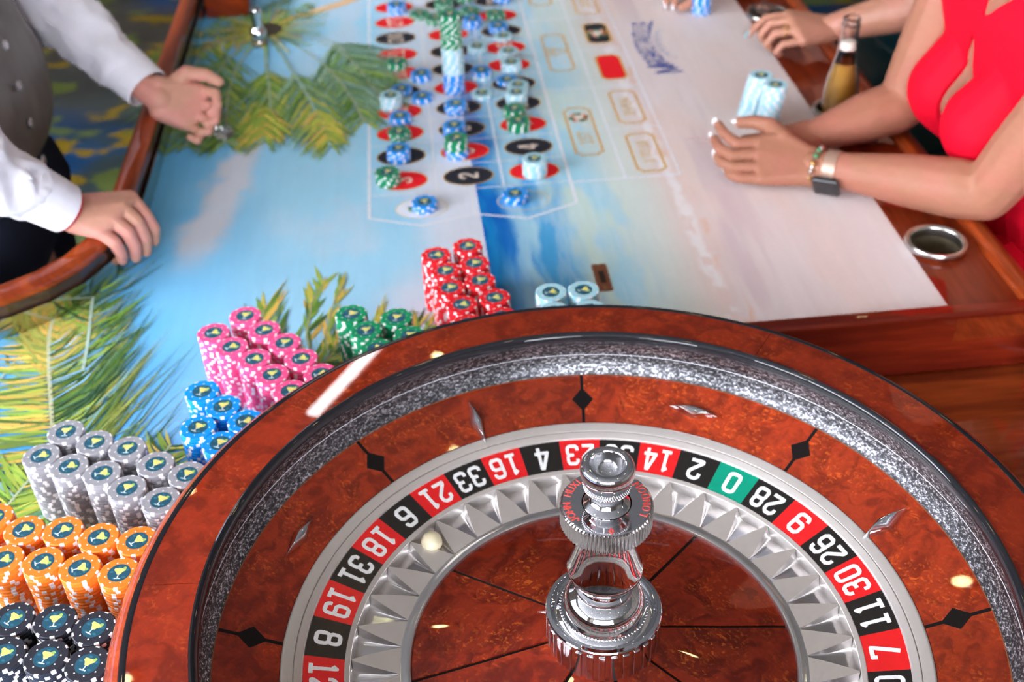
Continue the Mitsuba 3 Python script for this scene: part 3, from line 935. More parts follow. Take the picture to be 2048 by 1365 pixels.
TXT_INK = srgb(204, 176, 118)
for i, tx in enumerate(('1ST 12', '2ND 12', '3RD 12')):
    b0 = B0 + i * 4 * CH + .078
    ac = 1.5 * CW + .0445
    p, edge = panel(ac - .0240, ac + .0240, b0, b0 + .176, .009)
    vc = VC().add(flat(edge, Z1), GOLD_INK)
    if i == 0:
        emblem(vc, ac, b0 + .138, .017, Z1)
        text_poly_add(vc, '1ST', .022, ac, b0 + .062, TXT_INK, Z1 + .0001, .8)
    else:
        text_poly_add(vc, tx[:3], .016, ac - .010, b0 + .09, TXT_INK, Z1 + .0001)
        text_poly_add(vc, '12', .016, ac + .010, b0 + .09, TXT_INK, Z1 + .0001)
    ink('dozen_box', vc, f'gold framed box for the {tx[:3].lower()} dozen')
for i, (kind, b0, b1) in enumerate((('1 TO 18', -.031, .102), ('EVEN', .139, .269), ('red', .316, .426), ('black', .482, .583), ('ODD', .632, .765), ('19 TO 36', .80, .935))):
    ac = .292
    p, edge = panel(ac - .0245, ac + .0245, b0, b1, .008)
    vc = VC()
    if kind == 'red':
        vc.add(flat(p.buffer(-.001), Z1 - .00003), RED_INK)
    elif kind == 'black':
        vc.add(flat(p.buffer(-.001), Z1 - .00003), BLK_INK)
        emblem(vc, ac, (b0 + b1) / 2, .020, Z1 + .0001)
    else:
        ws = kind.split(' TO ') if ' TO ' in kind else [kind]
        text_poly_add(vc, kind, .017, ac, (b0 + b1) / 2, TXT_INK, Z1 + .0001, .82 if len(kind) > 5 else 1.1)
    vc.add(flat(edge, Z1 + .00005), GOLD_INK)
    ink('outside_box', vc, f'{kind} box printed with a gold frame')
# curved lettering
vc = VC()
word = 'MARGARITAVILLE'
for i, ch in enumerate(word):
    u = (i + .5) / len(word) * 2 - 1
    h = .048 if i == 0 else .034 + .007 * u * u
    m = meshkit.text_mesh(ch, h, .0001, bold=True)
    m.apply_translation((-(m.bounds[0][0] + m.bounds[1][0]) / 2, -h / 2, 0))
    m.vertices[:, 0] *= .74 if i == 0 else .60
    v = m.vertices.copy()
    m.vertices = np.stack([.372 + .020 * u * u + v[:, 0] * (.040 * u / .118) - v[:, 1], .455 + .118 * u + v[:, 0], Z1 + v[:, 2]], 1)
    m.update_faces((np.abs(m.face_normals[:, 2]) > .5) & (m.area_faces > 1e-11))
    m.update_faces(m.triangles_center[:, 2] > Z1 + .00005)
    vc.add(m, srgb(84, 92, 150))
sc = np.linspace(0, 1, 60)
vc.add(flat(LineString(np.stack([.410 + .016 * (2 * sc - 1) ** 2 - .008 + .006 * np.sin(sc * 40), .39 + .135 * sc + .005 * np.cos(sc * 40)], 1)).buffer(.0011), Z1), srgb(150, 166, 190))
ink('lettering', vc, 'curved purple blue lettering on the sand')

# ---- printed palm fronds: each leaflet a flat sliver of ink
GREENS = [srgb(*c) for c in ((70, 104, 42), (98, 138, 54), (128, 164, 66), (158, 178, 72), (198, 190, 84), (88, 128, 92), (124, 162, 146), (56, 88, 52), (212, 176, 84), (154, 186, 156))]
rngp = np.random.default_rng(11)


def frond(vc, pts, length, n, lay, droop=(0, 0), pal=None, width=.004, rach=srgb(168, 180, 150), rw=.0028, both=True, taper=.55, spread=.75, side=0, s0=0.0):
    c = np.array(pts, float)
    # smooth curve through the points
    tt_ = np.linspace(0, 1, len(c))
    q = np.linspace(0, 1, 60)
    k = min(3, len(c) - 1)
    from scipy.interpolate import make_interp_spline
    P = make_interp_spline(tt_, c, k=k)(q)
    dP = np.gradient(P, axis=0)
    dP /= np.linalg.norm(dP, axis=1, keepdims=True)
    tri, col = [], []
    for i in range(n):
        s = s0 + (1 - s0) * (i + rngp.random()) / n
        j = min(58, int(s * 59))
        base, t = P[j], dP[j]
        for sd in ((-1, 1) if both else (side,)):
            nn = np.array([-t[1], t[0]]) * sd
            L = length * (1 - taper * abs(2 * s - .9) ** 1.6) * (.5 + .75 * rngp.random())
            d = t * (1 - spread + .5 * rngp.random() - .1) + nn * spread
            d /= np.linalg.norm(d)
            tip = base + d * L + np.array(droop) * L * (.6 + .6 * rngp.random())
            mid = base + d * L * .5 + np.array(droop) * L * .12
            w = width * (.7 + .6 * rngp.random())
            ax = np.array([-d[1], d[0]]) * w / 2
            z = Z1 + .0002 + .0004 * rngp.random() + lay * .0006
            v = np.array([[*(base - ax * .5), z], [*(base + ax * .5), z], [*(mid + ax), z], [*tip, z], [*(mid - ax), z]])
            a = v[1] - v[0]
            f = np.array([[0, 1, 2], [0, 2, 4], [4, 2, 3]])
            if np.cross(v[1] - v[0], v[2] - v[0])[2] < 0:
                f = f[:, ::-1]
            pl = pal if pal is not None else GREENS
            cc = np.asarray(pl[rngp.integers(len(pl))]) * (.75 + .5 * rngp.random())
            vc.add(trimesh.Trimesh(v, f, process=False), cc)
    if rw:
        vc.add(flat(LineString(P).buffer(rw / 2, cap_style=2), Z1 + .0007 + lay * .0006), rach)


DK = GREENS[:3] + [GREENS[5], GREENS[7]]
MD = [GREENS[1], GREENS[2], GREENS[3], GREENS[5], GREENS[6]]
YL = [GREENS[3], GREENS[4], GREENS[8], GREENS[2]]
BL = [GREENS[5], GREENS[6], GREENS[9], srgb(120, 156, 150), GREENS[0]]
# the palm by the dealer's far hand
vc = VC()
C1 = (-.366, .655)
vc.add(flat(Polygon([(-.345, .690), (-.29, .715), (-.20, .777), (-.05, .93), (.05, 1.05), (.05, 1.09), (-.07, .97), (-.215, .800), (-.30, .742), (-.35, .715)]), Z1 + .0003), srgb(222, 190, 150))
frond(vc, [C1, (-.47, .60), (-.50, .40), (-.495, .22)], .13, 70, 0, (0, -.35), DK, spread=.6, s0=.3)
frond(vc, [C1, (-.43, .52), (-.46, .34), (-.465, .17)], .13, 80, 1, (0.1, -.35), DK + MD, spread=.55, s0=.3)
frond(vc, [C1, (-.25, .60), (-.19, .50), (-.145, .38)], .11, 80, 0, (0.05, -.45), BL, spread=.6, s0=.45)
frond(vc, [C1, (-.23, .55), (-.17, .42), (-.125, .28)], .12, 90, 1, (-.05, -.45), BL + MD, spread=.55, s0=.4)
frond(vc, [C1, (-.26, .50), (-.20, .35), (-.165, .21)], .12, 90, 2, (-.1, -.40), MD + BL, spread=.5, s0=.4)
frond(vc, [C1, (-.41, .45), (-.41, .30), (-.40, .17)], .12, 90, 2, (0.05, -.4), MD + DK, spread=.5, s0=.4)
frond(vc, [C1, (-.350, .46), (-.335, .32), (-.336, .165)], .11, 120, 3, (0, -.40), YL[:2] + MD + DK[:2], rach=srgb(150, 176, 140), rw=.0050, spread=.42, s0=.35)
frond(vc, [C1, (-.300, .44), (-.255, .28), (-.222, .130)], .11, 120, 4, (-.12, -.40), YL[:2] + MD + BL[:2], rach=srgb(150, 182, 166), rw=.0050, spread=.42, s0=.35)
frond(vc, [(-.345, .30), (-.338, .24), (-.337, .185)], .08, 40, 5, (0, -.3), YL, width=.005, rw=0, spread=.5)
frond(vc, [(-.25, .27), (-.235, .20), (-.224, .15)], .07, 34, 5, (-.1, -.3), YL, width=.005, rw=0, spread=.5)
frond(vc, [C1, (-.44, .62), (-.49, .55)], .06, 30, 2, (0, -.2), YL)
frond(vc, [C1, (-.43, .68), (-.50, .66)], .06, 34, 2, (0, -.1), YL + DK)
frond(vc, [C1, (-.42, .72), (-.48, .78)], .06, 30, 2, (0, -.1), MD)
frond(vc, [C1, (-.36, .75), (-.33, .84)], .05, 30, 1, (0, 0), DK)
frond(vc, [C1, (-.31, .73), (-.28, .79)], .04, 20, 1, (0, 0), DK)
for i in range(46):                                     # bare stems fanning out of the crown
    t = 2 * PI * i / 46 + .1 * rngp.random()
    L = .07 + .07 * rngp.random()
    d = np.array([math.cos(t), math.sin(t)])
    vc.add(flat(LineString([np.array(C1) + d * .015, np.array(C1) + d * L]).buffer(.0018, cap_style=2), Z1 + .0036 + .0002 * rngp.random()), YL[i % 4] * (.6 + .6 * rngp.random()))
vc.add(flat(ellipse(C1[0], C1[1], .034, .036, 6), Z1 + .0039), srgb(64, 58, 48))
ink('palm_print', vc, 'printed palm crown with long green fronds')
# the palm in the near left corner
vc = VC()
BLT = [srgb(86, 150, 190), srgb(104, 140, 150), srgb(70, 110, 100), srgb(120, 170, 190)]
main = [(-.46, -.82), (-.505, -.65), (-.534, -.537), (-.556, -.45), (-.576, -.364), (-.580, -.305)]
OLV = [srgb(134, 150, 66), srgb(112, 134, 58), srgb(150, 160, 74), srgb(92, 118, 56), srgb(166, 162, 78)]
frond(vc, [(p[0] + .05, p[1] - .06) for p in main], .115, 90, 0, (0, .95), BLT + BL, width=.003, rw=0, both=False, side=-1, spread=.9)
frond(vc, main, .108, 190, 1, (0, .95), OLV + DK, width=.0065, rw=0, both=False, side=-1, spread=.8)
frond(vc, main, .105, 150, 1, (0, .10), OLV + YL + [srgb(214, 172, 84)], width=.0065, rw=0, both=False, side=1, spread=.95)
frond(vc, main[1:], .100, 100, 2, (0, .95), OLV + MD + DK, width=.004, rach=srgb(178, 180, 140), rw=.0050, both=False, side=-1, spread=.9)
frond(vc, main[1:5], .09, 34, 3, (0, .95), [srgb(44, 78, 52), srgb(60, 96, 60), srgb(120, 170, 210), srgb(150, 190, 214)], width=.0035, rw=0, both=False, side=-1, spread=.9)
frond(vc, [(-.556, -.43), (-.566, -.365), (-.566, -.315)], .075, 60, 2, (.1, .45), [srgb(196, 164, 78), srgb(176, 160, 76), OLV[2], OLV[4]], width=.006, rw=0, spread=.7)
frond(vc, [(-.52, -.43), (-.528, -.343), (-.538, -.262), (-.540, -.195)], .085, 26, 3, (.12, .55), DK + BLT, width=.0055, rach=srgb(160, 184, 170), rw=.0042, both=False, side=-1, spread=.75)
frond(vc, [(-.525, -.36), (-.536, -.28), (-.545, -.22)], .050, 16, 3, (0, .25), DK, width=.005, rw=0, both=False, side=1, spread=.75)
frond(vc, [(-.72, -.70), (-.66, -.55), (-.625, -.44), (-.605, -.37)], .05, 30, 0, (0, .1), DK + BLT, rw=.003)
frond(vc, [(-.70, -1.0), (-.62, -.84), (-.575, -.72), (-.54, -.62)], .13, 120, 3, (0, .2), YL + MD, width=.005)
frond(vc, [(-.60, -1.0), (-.50, -.84), (-.45, -.74), (-.405, -.62)], .11, 100, 2, (0, .2), MD + DK)
frond(vc, [(-.46, -.78), (-.42, -.66), (-.388, -.585)], .07, 46, 2, (.05, .3), YL + DK)
ink('palm_print', vc, 'printed yellow green palm in the near corner')
# fronds behind the pink and green chips: narrow leaves standing away from thin stems
vc = VC()


def leaf(vc, p, q, w, col, z):
    p, q = np.array(p), np.array(q)
    d = q - p
    nrm = np.array([-d[1], d[0]]) / np.linalg.norm(d) * w / 2
    m_ = p + d * .45
    vc.add(flat(Polygon([p + nrm * .5, m_ + nrm, q, m_ - nrm, p - nrm * .5]), z), col)


def tuft(stem, leaves_l, leaves_r, n, w, pal, lay):
    st = np.array(stem)
    for i in range(n):
        s_ = rngp.random()
        k = min(len(st) - 2, int(s_ * (len(st) - 1)))
        f_ = s_ * (len(st) - 1) - k
        base = st[k] * (1 - f_) + st[k + 1] * f_
        L = (leaves_l if i % 2 else leaves_r)
        tip = base + np.array(L) * (.6 + .55 * rngp.random()) + rngp.normal(0, .006, 2)
        leaf(vc, base, tip, w * (.7 + .6 * rngp.random()), np.asarray(pal[rngp.integers(len(pal))]) * (.75 + .4 * rngp.random()), Z1 + .0003 + .0004 * rngp.random() + lay * .0006)
    vc.add(flat(LineString(st).buffer(.0013, cap_style=2), Z1 + .0008 + lay * .0006), srgb(150, 156, 110))


tuft([(-.262, -.62), (-.290, -.45), (-.300, -.37), (-.300, -.325)], (-.016, .055), (.022, .075), 26, .006, DK + YL, 0)
tuft([(-.250, -.60), (-.275, -.42), (-.283, -.345)], (.000, .060), (.026, .085), 16, .006, DK + MD, 1)
tuft([(-.215, -.52), (-.240, -.39), (-.236, -.32), (-.222, -.275)], (-.010, .050), (.022, .052), 34, .007, DK + YL + MD, 0)
tuft([(-.20, -.52), (-.215, -.40), (-.205, -.32), (-.195, -.285)], (.004, .052), (.022, .040), 24, .006, YL, 1)
tuft([(-.24, -.56), (-.215, -.46), (-.190, -.39)], (.00, .05), (.05, .03), 40, .006, DK + YL, 1)
tuft([(-.27, -.55), (-.225, -.46), (-.17, -.42)], (.01, .03), (.05, .0), 40, .006, DK + MD, 2)
tuft([(-.16, -.46), (-.150, -.38)], (.002, .05), (.018, .075), 16, .006, YL + DK, 0)
tuft([(-.15, -.47), (-.115, -.40), (-.080, -.405)], (.0, .045), (.02, .045), 44, .0045, DK + YL, 1)
ink('palm_print', vc, 'printed fronds showing between the pink and green chips')

# ------------------------------------------------------------------ chips
CR, CT = .0195, .0040
CHIP = {'pink': (226, 78, 134), 'blue': (0, 138, 226), 'green': (0, 132, 84), 'red': (216, 22, 36), 'pale blue': (158, 206, 218), 'grey': (142, 142, 148), 'orange': (240, 124, 36), 'black': (36, 38, 48)}
WH = srgb(242, 240, 244)


def chip_mesh(col, seg=56):
    """body with eight pale spots running over the edge, colours by face"""
    prof = [(0, 0), (CR - .0008, 0), (CR, .0006), (CR, CT - .0006), (CR - .0008, CT), (CR - .0020, CT), (0, CT)]
    V, F, C = [], [], []
    t = np.arange(seg + 1) * 2 * PI / seg
    per = seg // 8
    for i in range(seg):
        spot = (i % per) < 1.5
        for j in range(len(prof) - 1):
            (r0, z0), (r1, z1) = prof[j], prof[j + 1]
            q = [[r0 * math.cos(t[i]), r0 * math.sin(t[i]), z0], [r0 * math.cos(t[i + 1]), r0 * math.sin(t[i + 1]), z0], [r1 * math.cos(t[i + 1]), r1 * math.sin(t[i + 1]), z1], [r1 * math.cos(t[i]), r1 * math.sin(t[i]), z1]]
            n = len(V)
            if r0 == 0:
                V += [q[0], q[2], q[3]]
                F.append([n, n + 1, n + 2])
                k = 3
            elif r1 == 0:
                V += q[:3]
                F.append([n, n + 1, n + 2])
                k = 3
            else:
                V += q
                F += [[n, n + 1, n + 2], [n, n + 2, n + 3]]
                k = 4
            C += [WH if spot and j in (1, 2, 3, 4) else col] * k
    return trimesh.Trimesh(V, F, process=False), np.array(C)


def inlay_mesh(col):
    """dark teal label with a yellow cocktail glass, and pale dots round it"""
    vc = VC().add(prism(Point(0, 0).buffer(.0108, quad_segs=8), CT - .0001, CT + .00012), srgb(28, 78, 98))
    for i in range(5):
        t = 2 * PI * i / 5 + .5
        vc.add(flat(ellipse(.0074 * math.cos(t), .0074 * math.sin(t), .0019, .0012, 3), CT + .00016), srgb(44, 104, 124))
    bowl = Polygon([(-.0046, .0052), (.0046, .0052), (.0052, .0034), (.0030, .0014), (.0013, -.0016), (-.0013, -.0016), (-.0030, .0014), (-.0052, .0034)]).buffer(.0004)
    vc.add(flat(bowl, CT + .00020), srgb(214, 206, 116))
    vc.add(flat(shapely.union_all([LineString([(0, -.0014), (0, -.0066)]).buffer(.0006), LineString([(-.0026, -.0068), (.0026, -.0068)]).buffer(.0006)]), CT + .00020), srgb(196, 214, 214))
    vc.add(flat(ellipse(.0042, .0058, .0017, .0017, 4), CT + .00024), srgb(150, 186, 96))
    for i in range(8):
        t = 2 * PI * (i + .5) / 8
        vc.add(flat(ellipse(.0128 * math.cos(t), .0128 * math.sin(t), .0008, .0008, 3), CT + .00010), WH)
    return vc.mesh()


CHIP_D, INLAY_D = {}, {}
for nm, c in CHIP.items():
    m, cc = chip_mesh(srgb(*c))
    CHIP_D[nm] = mikit.ply(m, 'm_vertex', smooth=False, color=cc)
m, cc = inlay_mesh(None)
INLAY_D = mikit.ply(m, 'm_vertex', smooth=False, color=cc)
rng = np.random.default_rng(5)
ORD = ['topmost', 'second', 'third', 'fourth', 'fifth', 'sixth', 'seventh', 'eighth', 'ninth', 'tenth', 'eleventh', 'twelfth', 'thirteenth', 'fourteenth', 'fifteenth', 'sixteenth', 'seventeenth', 'eighteenth', 'nineteenth', 'twentieth',
       'twenty-first', 'twenty-second', 'twenty-third', 'twenty-fourth', 'twenty-fifth', 'twenty-sixth', 'twenty-seventh', 'twenty-eighth', 'twenty-ninth', 'thirtieth', 'thirty-first', 'thirty-second', 'thirty-third', 'thirty-fourth', 'thirty-fifth', 'thirty-sixth', 'thirty-seventh', 'thirty-eighth']


def stack(a_world, runs, where, group, z=ZT + .0008, jit=.00035, lean=(0, 0), world=True, top_yaw=None):
    """runs: [(colour, count), ...] from the bottom; every chip is a thing of its own"""
    x, y = a_world if world else tw([[a_world[0], a_world[1], 0]])[0][:2]
    total = sum(n for _, n in runs)
    i = 0
    for colr, n in runs:
        for q in range(n):
            yaw = rng.uniform(0, 360)
            M = T().translate([x + rng.uniform(-jit, jit) + lean[0] * i, y + rng.uniform(-jit, jit) + lean[1] * i, z + i * (CT + .00002)])
            top = i == total - 1
            if top and top_yaw is not None:
                yaw = top_yaw
            M = M.rotate([0, 0, 1], yaw)
            rank = total - 1 - i
            lab = f'{colr} chip, {ORD[rank]}{" from top" if rank else ""}, {where}'
            k = thing(colr.replace(' ', '_') + '_chip', lab, 'casino chip', group)
            scene[k] = {**CHIP_D[colr], 'to_world': M}
            if top:
                scene[k + '__inlay'] = {**INLAY_D, 'to_world': M}
            i += 1


def relax(P, dmin=.0394, keep=None):
    P = np.array(P, float)
    for _ in range(400):
        d = P[:, None] - P[None]
        L = np.linalg.norm(d, axis=2) + np.eye(len(P)) * 9
        push = np.where(L < dmin, (dmin - L) / 2, 0)[..., None] * d / L[..., None]
        P += push.sum(1) * .5
        r = np.linalg.norm(P, axis=1, keepdims=True)
        P *= np.maximum(1, .4495 / r)
    return P


PILES = {
    'pink': ([[-.395, .491], [-.367, .46], [-.339, .433], [-.315, .401], [-.29, .373], [-.426, .457], [-.401, .43], [-.371, .405], [-.346, .375], [-.32, .344]], 5, 20),
    'blue': ([[-.42, .349], [-.391, .321], [-.363, .295], [-.413, .288], [-.384, .261]], 3, 20),
    'green': ([[-.209, .475], [-.191, .438], [-.265, .486], [-.244, .451], [-.229, .416]], 2, 20),
    'red': ([[-.124, .63], [-.115, .588], [-.108, .548], [-.090, .51], [-.082, .470], [-.165, .61], [-.152, .574], [-.146, .535], [-.13, .498], [-.122, .458]], 5, 20),
    'pale blue': ([[.021, .519], [.026, .478], [-.02, .517], [-.018, .476]], 2, 20),
    'grey': ([[-.556, .289], [-.52, .27], [-.482, .258], [-.446, .232], [-.41, .215], [-.57, .251], [-.537, .234], [-.5, .222], [-.468, .198], [-.429, .179]], 5, 20),
    'orange': ([[-.592, .164], [-.554, .145], [-.516, .142], [-.48, .132], [-.441, .125], [-.600, .116], [-.562, .107], [-.525, .102], [-.488, .093], [-.448, .085]], 5, 20),
    'black': ([[-.570, .040], [-.531, .034], [-.491, .031], [-.455, .021], [-.566, .0], [-.527, -.003], [-.488, -.009], [-.447, -.017]], 4, 20)}
names_, allP = [], []
for nm, (P, n1, h) in PILES.items():
    names_ += [(nm, i) for i in range(len(P))]
    allP += P
allP = relax(allP)
NTH = ['first', 'second', 'third', 'fourth', 'fifth']
ROWN = {'pink': ('back row', 'front row', 'left'), 'blue': ('back row', 'front row', 'left'), 'green': ('right row', 'left row', 'far end'), 'red': ('right row', 'left row', 'far end'), 'pale blue': ('right row', 'left row', 'far end'),
        'grey': ('back row', 'front row', 'left'), 'orange': ('back row', 'front row', 'left'), 'black': ('back row', 'front row', 'left')}
for (nm, i), P in zip(names_, allP):
    n1 = PILES[nm][1]
    back, front, frm = ROWN[nm]
    pos = NTH[i if i < n1 else i - n1]
    where = f'{pos} stack from {frm}, {back if i < n1 else front}'
    th = math.degrees(math.atan2(P[1], P[0]))
    stack(P, [(nm, PILES[nm][2])], where, f'{nm} chips stacked beside the wheel', top_yaw=rng.uniform(-60, 30) - 20, jit=.0003)

# bets on the layout: (a, b) on the table, runs from the bottom, where
G_B = 'chips bet on the layout'
BETS = [
    ((-.127, -.0035), [('green', 5)], 'on the near left red oval'),
    ((.012 + .105 - .012, -.012), [('pale blue', 7)], 'on the near right red oval'),
    ((-.073, -.092), [('blue', 3)], 'in the left zero ring'),
    ((.066, -.086), [('blue', 3)], 'in the right zero ring'),
]
COLN = {-1: 'left', 0: 'middle', 1: 'right'}
ROWW = ['first', 'second', 'third', 'fourth', 'fifth', 'sixth', 'seventh', 'eighth', 'ninth', 'tenth']
BETS += [
    ((-.109, .072), [('blue', 5)], 'on the black oval of the left column, second row'),
    ((-.014, .071), [('blue', 3), ('green', 5)], 'on the middle red oval of the second row'),
    ((-.013, .142), [('blue', 5)], 'on the black oval of the middle column, third row'),
    ((-.006, .231), [('blue', 4)], 'on the black oval of the middle column, fourth row'),
    ((-.106, .148), [('green', 3)], 'on the left red oval of the third row'),
    ((-.103, .206), [('blue', 3)], 'between the third and fourth left ovals'),
    ((-.118, .266), [('pale blue', 6)], 'at the far edge of the fourth left oval'),
    ((-.098, .324), [('blue', 2)], 'behind the tall pale blue stack on the fifth left oval'),
    ((-.063, .288), [('blue', 2)], 'on the line left of the tall stack, nearer one'),
    ((-.061, .377), [('blue', 3)], 'on the line left of the tall stack, farther one'),
    ((-.105, .436), [('green', 3)], 'between the fifth and sixth left ovals'),
    ((.044, .283), [('pale blue', 2)], 'on the line right of the tall stack, nearer one'),
    ((.049, .362), [('pale blue', 2), ('blue', 2)], 'on the line right of the tall stack, farther one'),
    ((.096, .148), [('green', 4)], 'on the right red oval of the third row'),
    ((.093, .195), [('green', 4)], 'just behind the third right oval'),
    ((.103, .250), [('pale blue', 5)], 'on the right black oval of the fourth row'),
    ((.109, .291), [('pale blue', 4)], 'behind the pale blue stack of the fourth right oval'),
    ((.094, .332), [('blue', 2)], 'on the right black oval of the fifth row'),
    ((.107, .380), [('pale blue', 5)], 'on the near edge of the sixth right oval'),
    ((.107, .440), [('pale blue', 4)], 'between the sixth and seventh right ovals'),
    ((.051, .483), [('pale blue', 3)], 'on the line left of the seventh right oval'),
    ((.106, .534), [('pale blue', 2)], 'on near edge of seventh right oval'),
    ((.100, .576), [('blue', 3)], 'on the right black oval of the eighth row'),
    ((.101, .641), [('green', 3)], 'on the right red oval of the ninth row'),
    ((.051, .611), [('blue', 4)], 'on the line beside the eighth right oval'),
    ((.051, .678), [('green', 2)], 'on the line beside the ninth right oval'),
    ((-.054, .677), [('green', 2)], 'on the line left of the ninth middle oval'),
    ((-.023, .640), [('green', 3)], 'just behind the tall mixed stack'),
    ((-.003, .314), [('blue', 9), ('pale blue', 12), ('green', 15)], 'on the middle red oval, tallest on the layout'),
    ((-.001, .712), [('green', 4)], 'on the middle black oval of the ninth row'),
    ((-.099, .714), [('blue', 4)], 'on the left red oval of the ninth row'),
    ((.124, .735), [('blue', 3)], 'at the far end of the right column'),
    ((.045, .752), [('green', 3)], 'at the far end of the line beside the right column'),
]
for (ab, runs, where) in BETS:
    stack(ab, runs, where, G_B, world=False, jit=.0007, top_yaw=rng.uniform(-40, 20))
stack((.491, .138), [('pale blue', 20)], 'by the beer bottle, farther of two', 'pale blue chips by the beer bottle', world=False, lean=(.0005, -.0009), jit=.0008)
stack((.509, .094), [('pale blue', 20)], 'by the beer bottle, nearer of two', 'pale blue chips by the beer bottle', world=False, lean=(.0003, -.0006), jit=.0008)
stack((.516, .600), [('blue', 16)], 'on the sand at the far edge of the cloth', 'blue chips at the far edge', world=False, jit=.0005)

# win markers
k = thing('win_marker', 'chrome win marker standing on the far palm print', 'win marker')
P = tw([[-.372, .588, ZT + .004]])[0]
g = lathe([(0, 0), (.0135, 0), (.0140, .002), (.0120, .005), (.0115, .008), (.0150, .014), (.0162, .020), (.0150, .027), (.0112, .032), (.0098, .036), (.0105, .050), (.0120, .062), (.0128, .066), (.0115, .070), (.0060, .073), (0, .0735)], 40)
g.apply_translation(P)
scene[k + '__body'] = mikit.ply(g, 'm_chrome', smooth=35)
g = closed_lathe([(.0135, -.0005), (.0165, -.0005), (.0165, .004), (.0142, .005), (.0135, .002)], 40)
g.apply_translation(P)
scene[k + '__foot_ring'] = mikit.ply(g, 'm_brass', smooth=35)
k = thing('glass_marker', 'clear faceted win marker in the dealer\'s far hand', 'win marker')
g = lathe([(0, 0), (.016, 0), (.0180, .003), (.0175, .009), (.0115, .015), (.0095, .024), (.0115, .034), (.0140, .040), (.0110, .046), (0, .048)], 10)
g.apply_translation(tw([[-.404, .196, ZT + .0045]])[0])
scene[k + '__body'] = mikit.ply(g, 'm_glass', smooth=False)
g = closed_lathe([(0, -.0008), (.0135, -.0008), (.0140, -.0035), (0, -.0035)], 24)
g.apply_translation(tw([[-.404, .196, ZT + .0045]])[0])
scene[k + '__base'] = mikit.ply(g, 'm_chrome', smooth=30)

# beer bottle in the middle cup holder
BA, BB, BZ = .640, .118, ZT - .0655
out_p = [(0, 0), (.0260, 0), (.0285, .003), (.0295, .008), (.0295, .062), (.0298, .095), (.0285, .118), (.0250, .140), (.0200, .160), (.0168, .178), (.0150, .200), (.0138, .2180), (.0138, .2205), (.0152, .2215), (.0152, .2260), (.0140, .2275), (.0142, .2350), (.0130, .2365)]
in_p = [(.0108, .2365), (.0108, .2200), (.0122, .200), (.0140, .178), (.0172, .160), (.0222, .140), (.0258, .118), (.0271, .095), (.0268, .062), (.0268, .010), (.0240, .006), (0, .006)]
k = thing('beer_bottle', 'clear glass bottle of amber beer standing in the armrest cup holder', 'bottle')


def at_table(m, a, b_, z):
    m.apply_translation(tw([[a, b_, z]])[0])
    return m


scene[k + '__glass'] = mikit.ply(at_table(lathe(out_p + in_p, 48), BA, BB, BZ), 'm_glass', smooth=40)
beer = [(0, .0063), (.0238, .0063), (.0266, .0103), (.0266, .062), (.0269, .095), (.0256, .118), (.0220, .140), (.0170, .160), (.0139, .178), (.0134, .183), (0, .183)]
scene[k + '__beer'] = mikit.ply(at_table(lathe(beer, 48), BA, BB, BZ), 'm_beer', smooth=40)
foam = [(0, .1832), (.0133, .1832), (.0127, .191), (.0120, .197), (.006, .1985), (0, .198)]
mat('m_foam', principled((0.80, 0.72, 0.62), 0.7, 0.3))
scene[k + '__foam'] = mikit.ply(at_table(lathe(foam, 32), BA, BB, BZ), 'm_foam', smooth=40)
# glass of dark drink in the far cup holder
k = thing('wine_glass', 'stemmed glass of dark drink held at the far cup holder', 'glass')
gp = [(0, 0), (.030, 0), (.0305, .0015), (.012, .004), (.0045, .008), (.0038, .045), (.0045, .072), (.012, .080), (.026, .092), (.033, .112), (.034, .130), (.030, .165), (.0293, .165), (.0330, .130), (.0320, .113), (.0250, .094), (.011, .083), (0, .080)]
scene[k + '__bowl'] = mikit.ply(at_table(lathe(gp, 40), .632, .563, ZT + .0140), 'm_glass', smooth=40)
scene[k + '__drink'] = mikit.ply(at_table(lathe([(0, .0806), (.0108, .0836), (.0246, .0946), (.0314, .113), (.0322, .122), (0, .122)], 40), .632, .563, ZT + .0140), 'm_wine', smooth=40)
# tumbler at the end of the shelf
k = thing('tumbler', 'clear tumbler on the shelf at the right edge', 'glass')
tp = [(0, 0), (.031, 0), (.0335, .003), (.0385, .095), (.0375, .0965), (.0362, .095), (.0315, .010), (.028, .007), (0, .007)]
scene[k + '__glass'] = mikit.ply(at_table(lathe(tp, 40), .724, -.532, ZSH + .0005), 'm_glass', smooth=40)

# stools
for (a, b_, lab) in ((.98, -.14, 'black padded stool under the person in red'), (1.06, .52, 'black padded stool under the person in dark teal')):
    k = thing('bar_stool', lab, 'stool')
    obj('seat', lathe([(0, -.40), (.17, -.40), (.19, -.388), (.195, -.365), (.18, -.358), (0, -.354)], 32).apply_translation((a, b_, 0)), 'm_stool', k, table=True)
    obj('pole', lathe([(0, FLOOR), (.20, FLOOR), (.20, FLOOR + .012), (.03, FLOOR + .03), (.025, -.40), (0, -.40)], 32).apply_translation((a, b_, 0)), 'm_steel', k, table=True)
    obj('foot_ring', closed_lathe([(.17, FLOOR + .22), (.185, FLOOR + .22), (.185, FLOOR + .235), (.17, FLOOR + .235)], 32).apply_translation((a, b_, 0)), 'm_steel', k, table=True)
    obj('spoke', cat([bx(a - .175, a + .175, b_ - .008, b_ + .008, FLOOR + .222, FLOOR + .233), bx(a - .008, a + .008, b_ - .175, b_ + .175, FLOOR + .222, FLOOR + .233)]), 'm_steel', k, table=True, smooth=False)


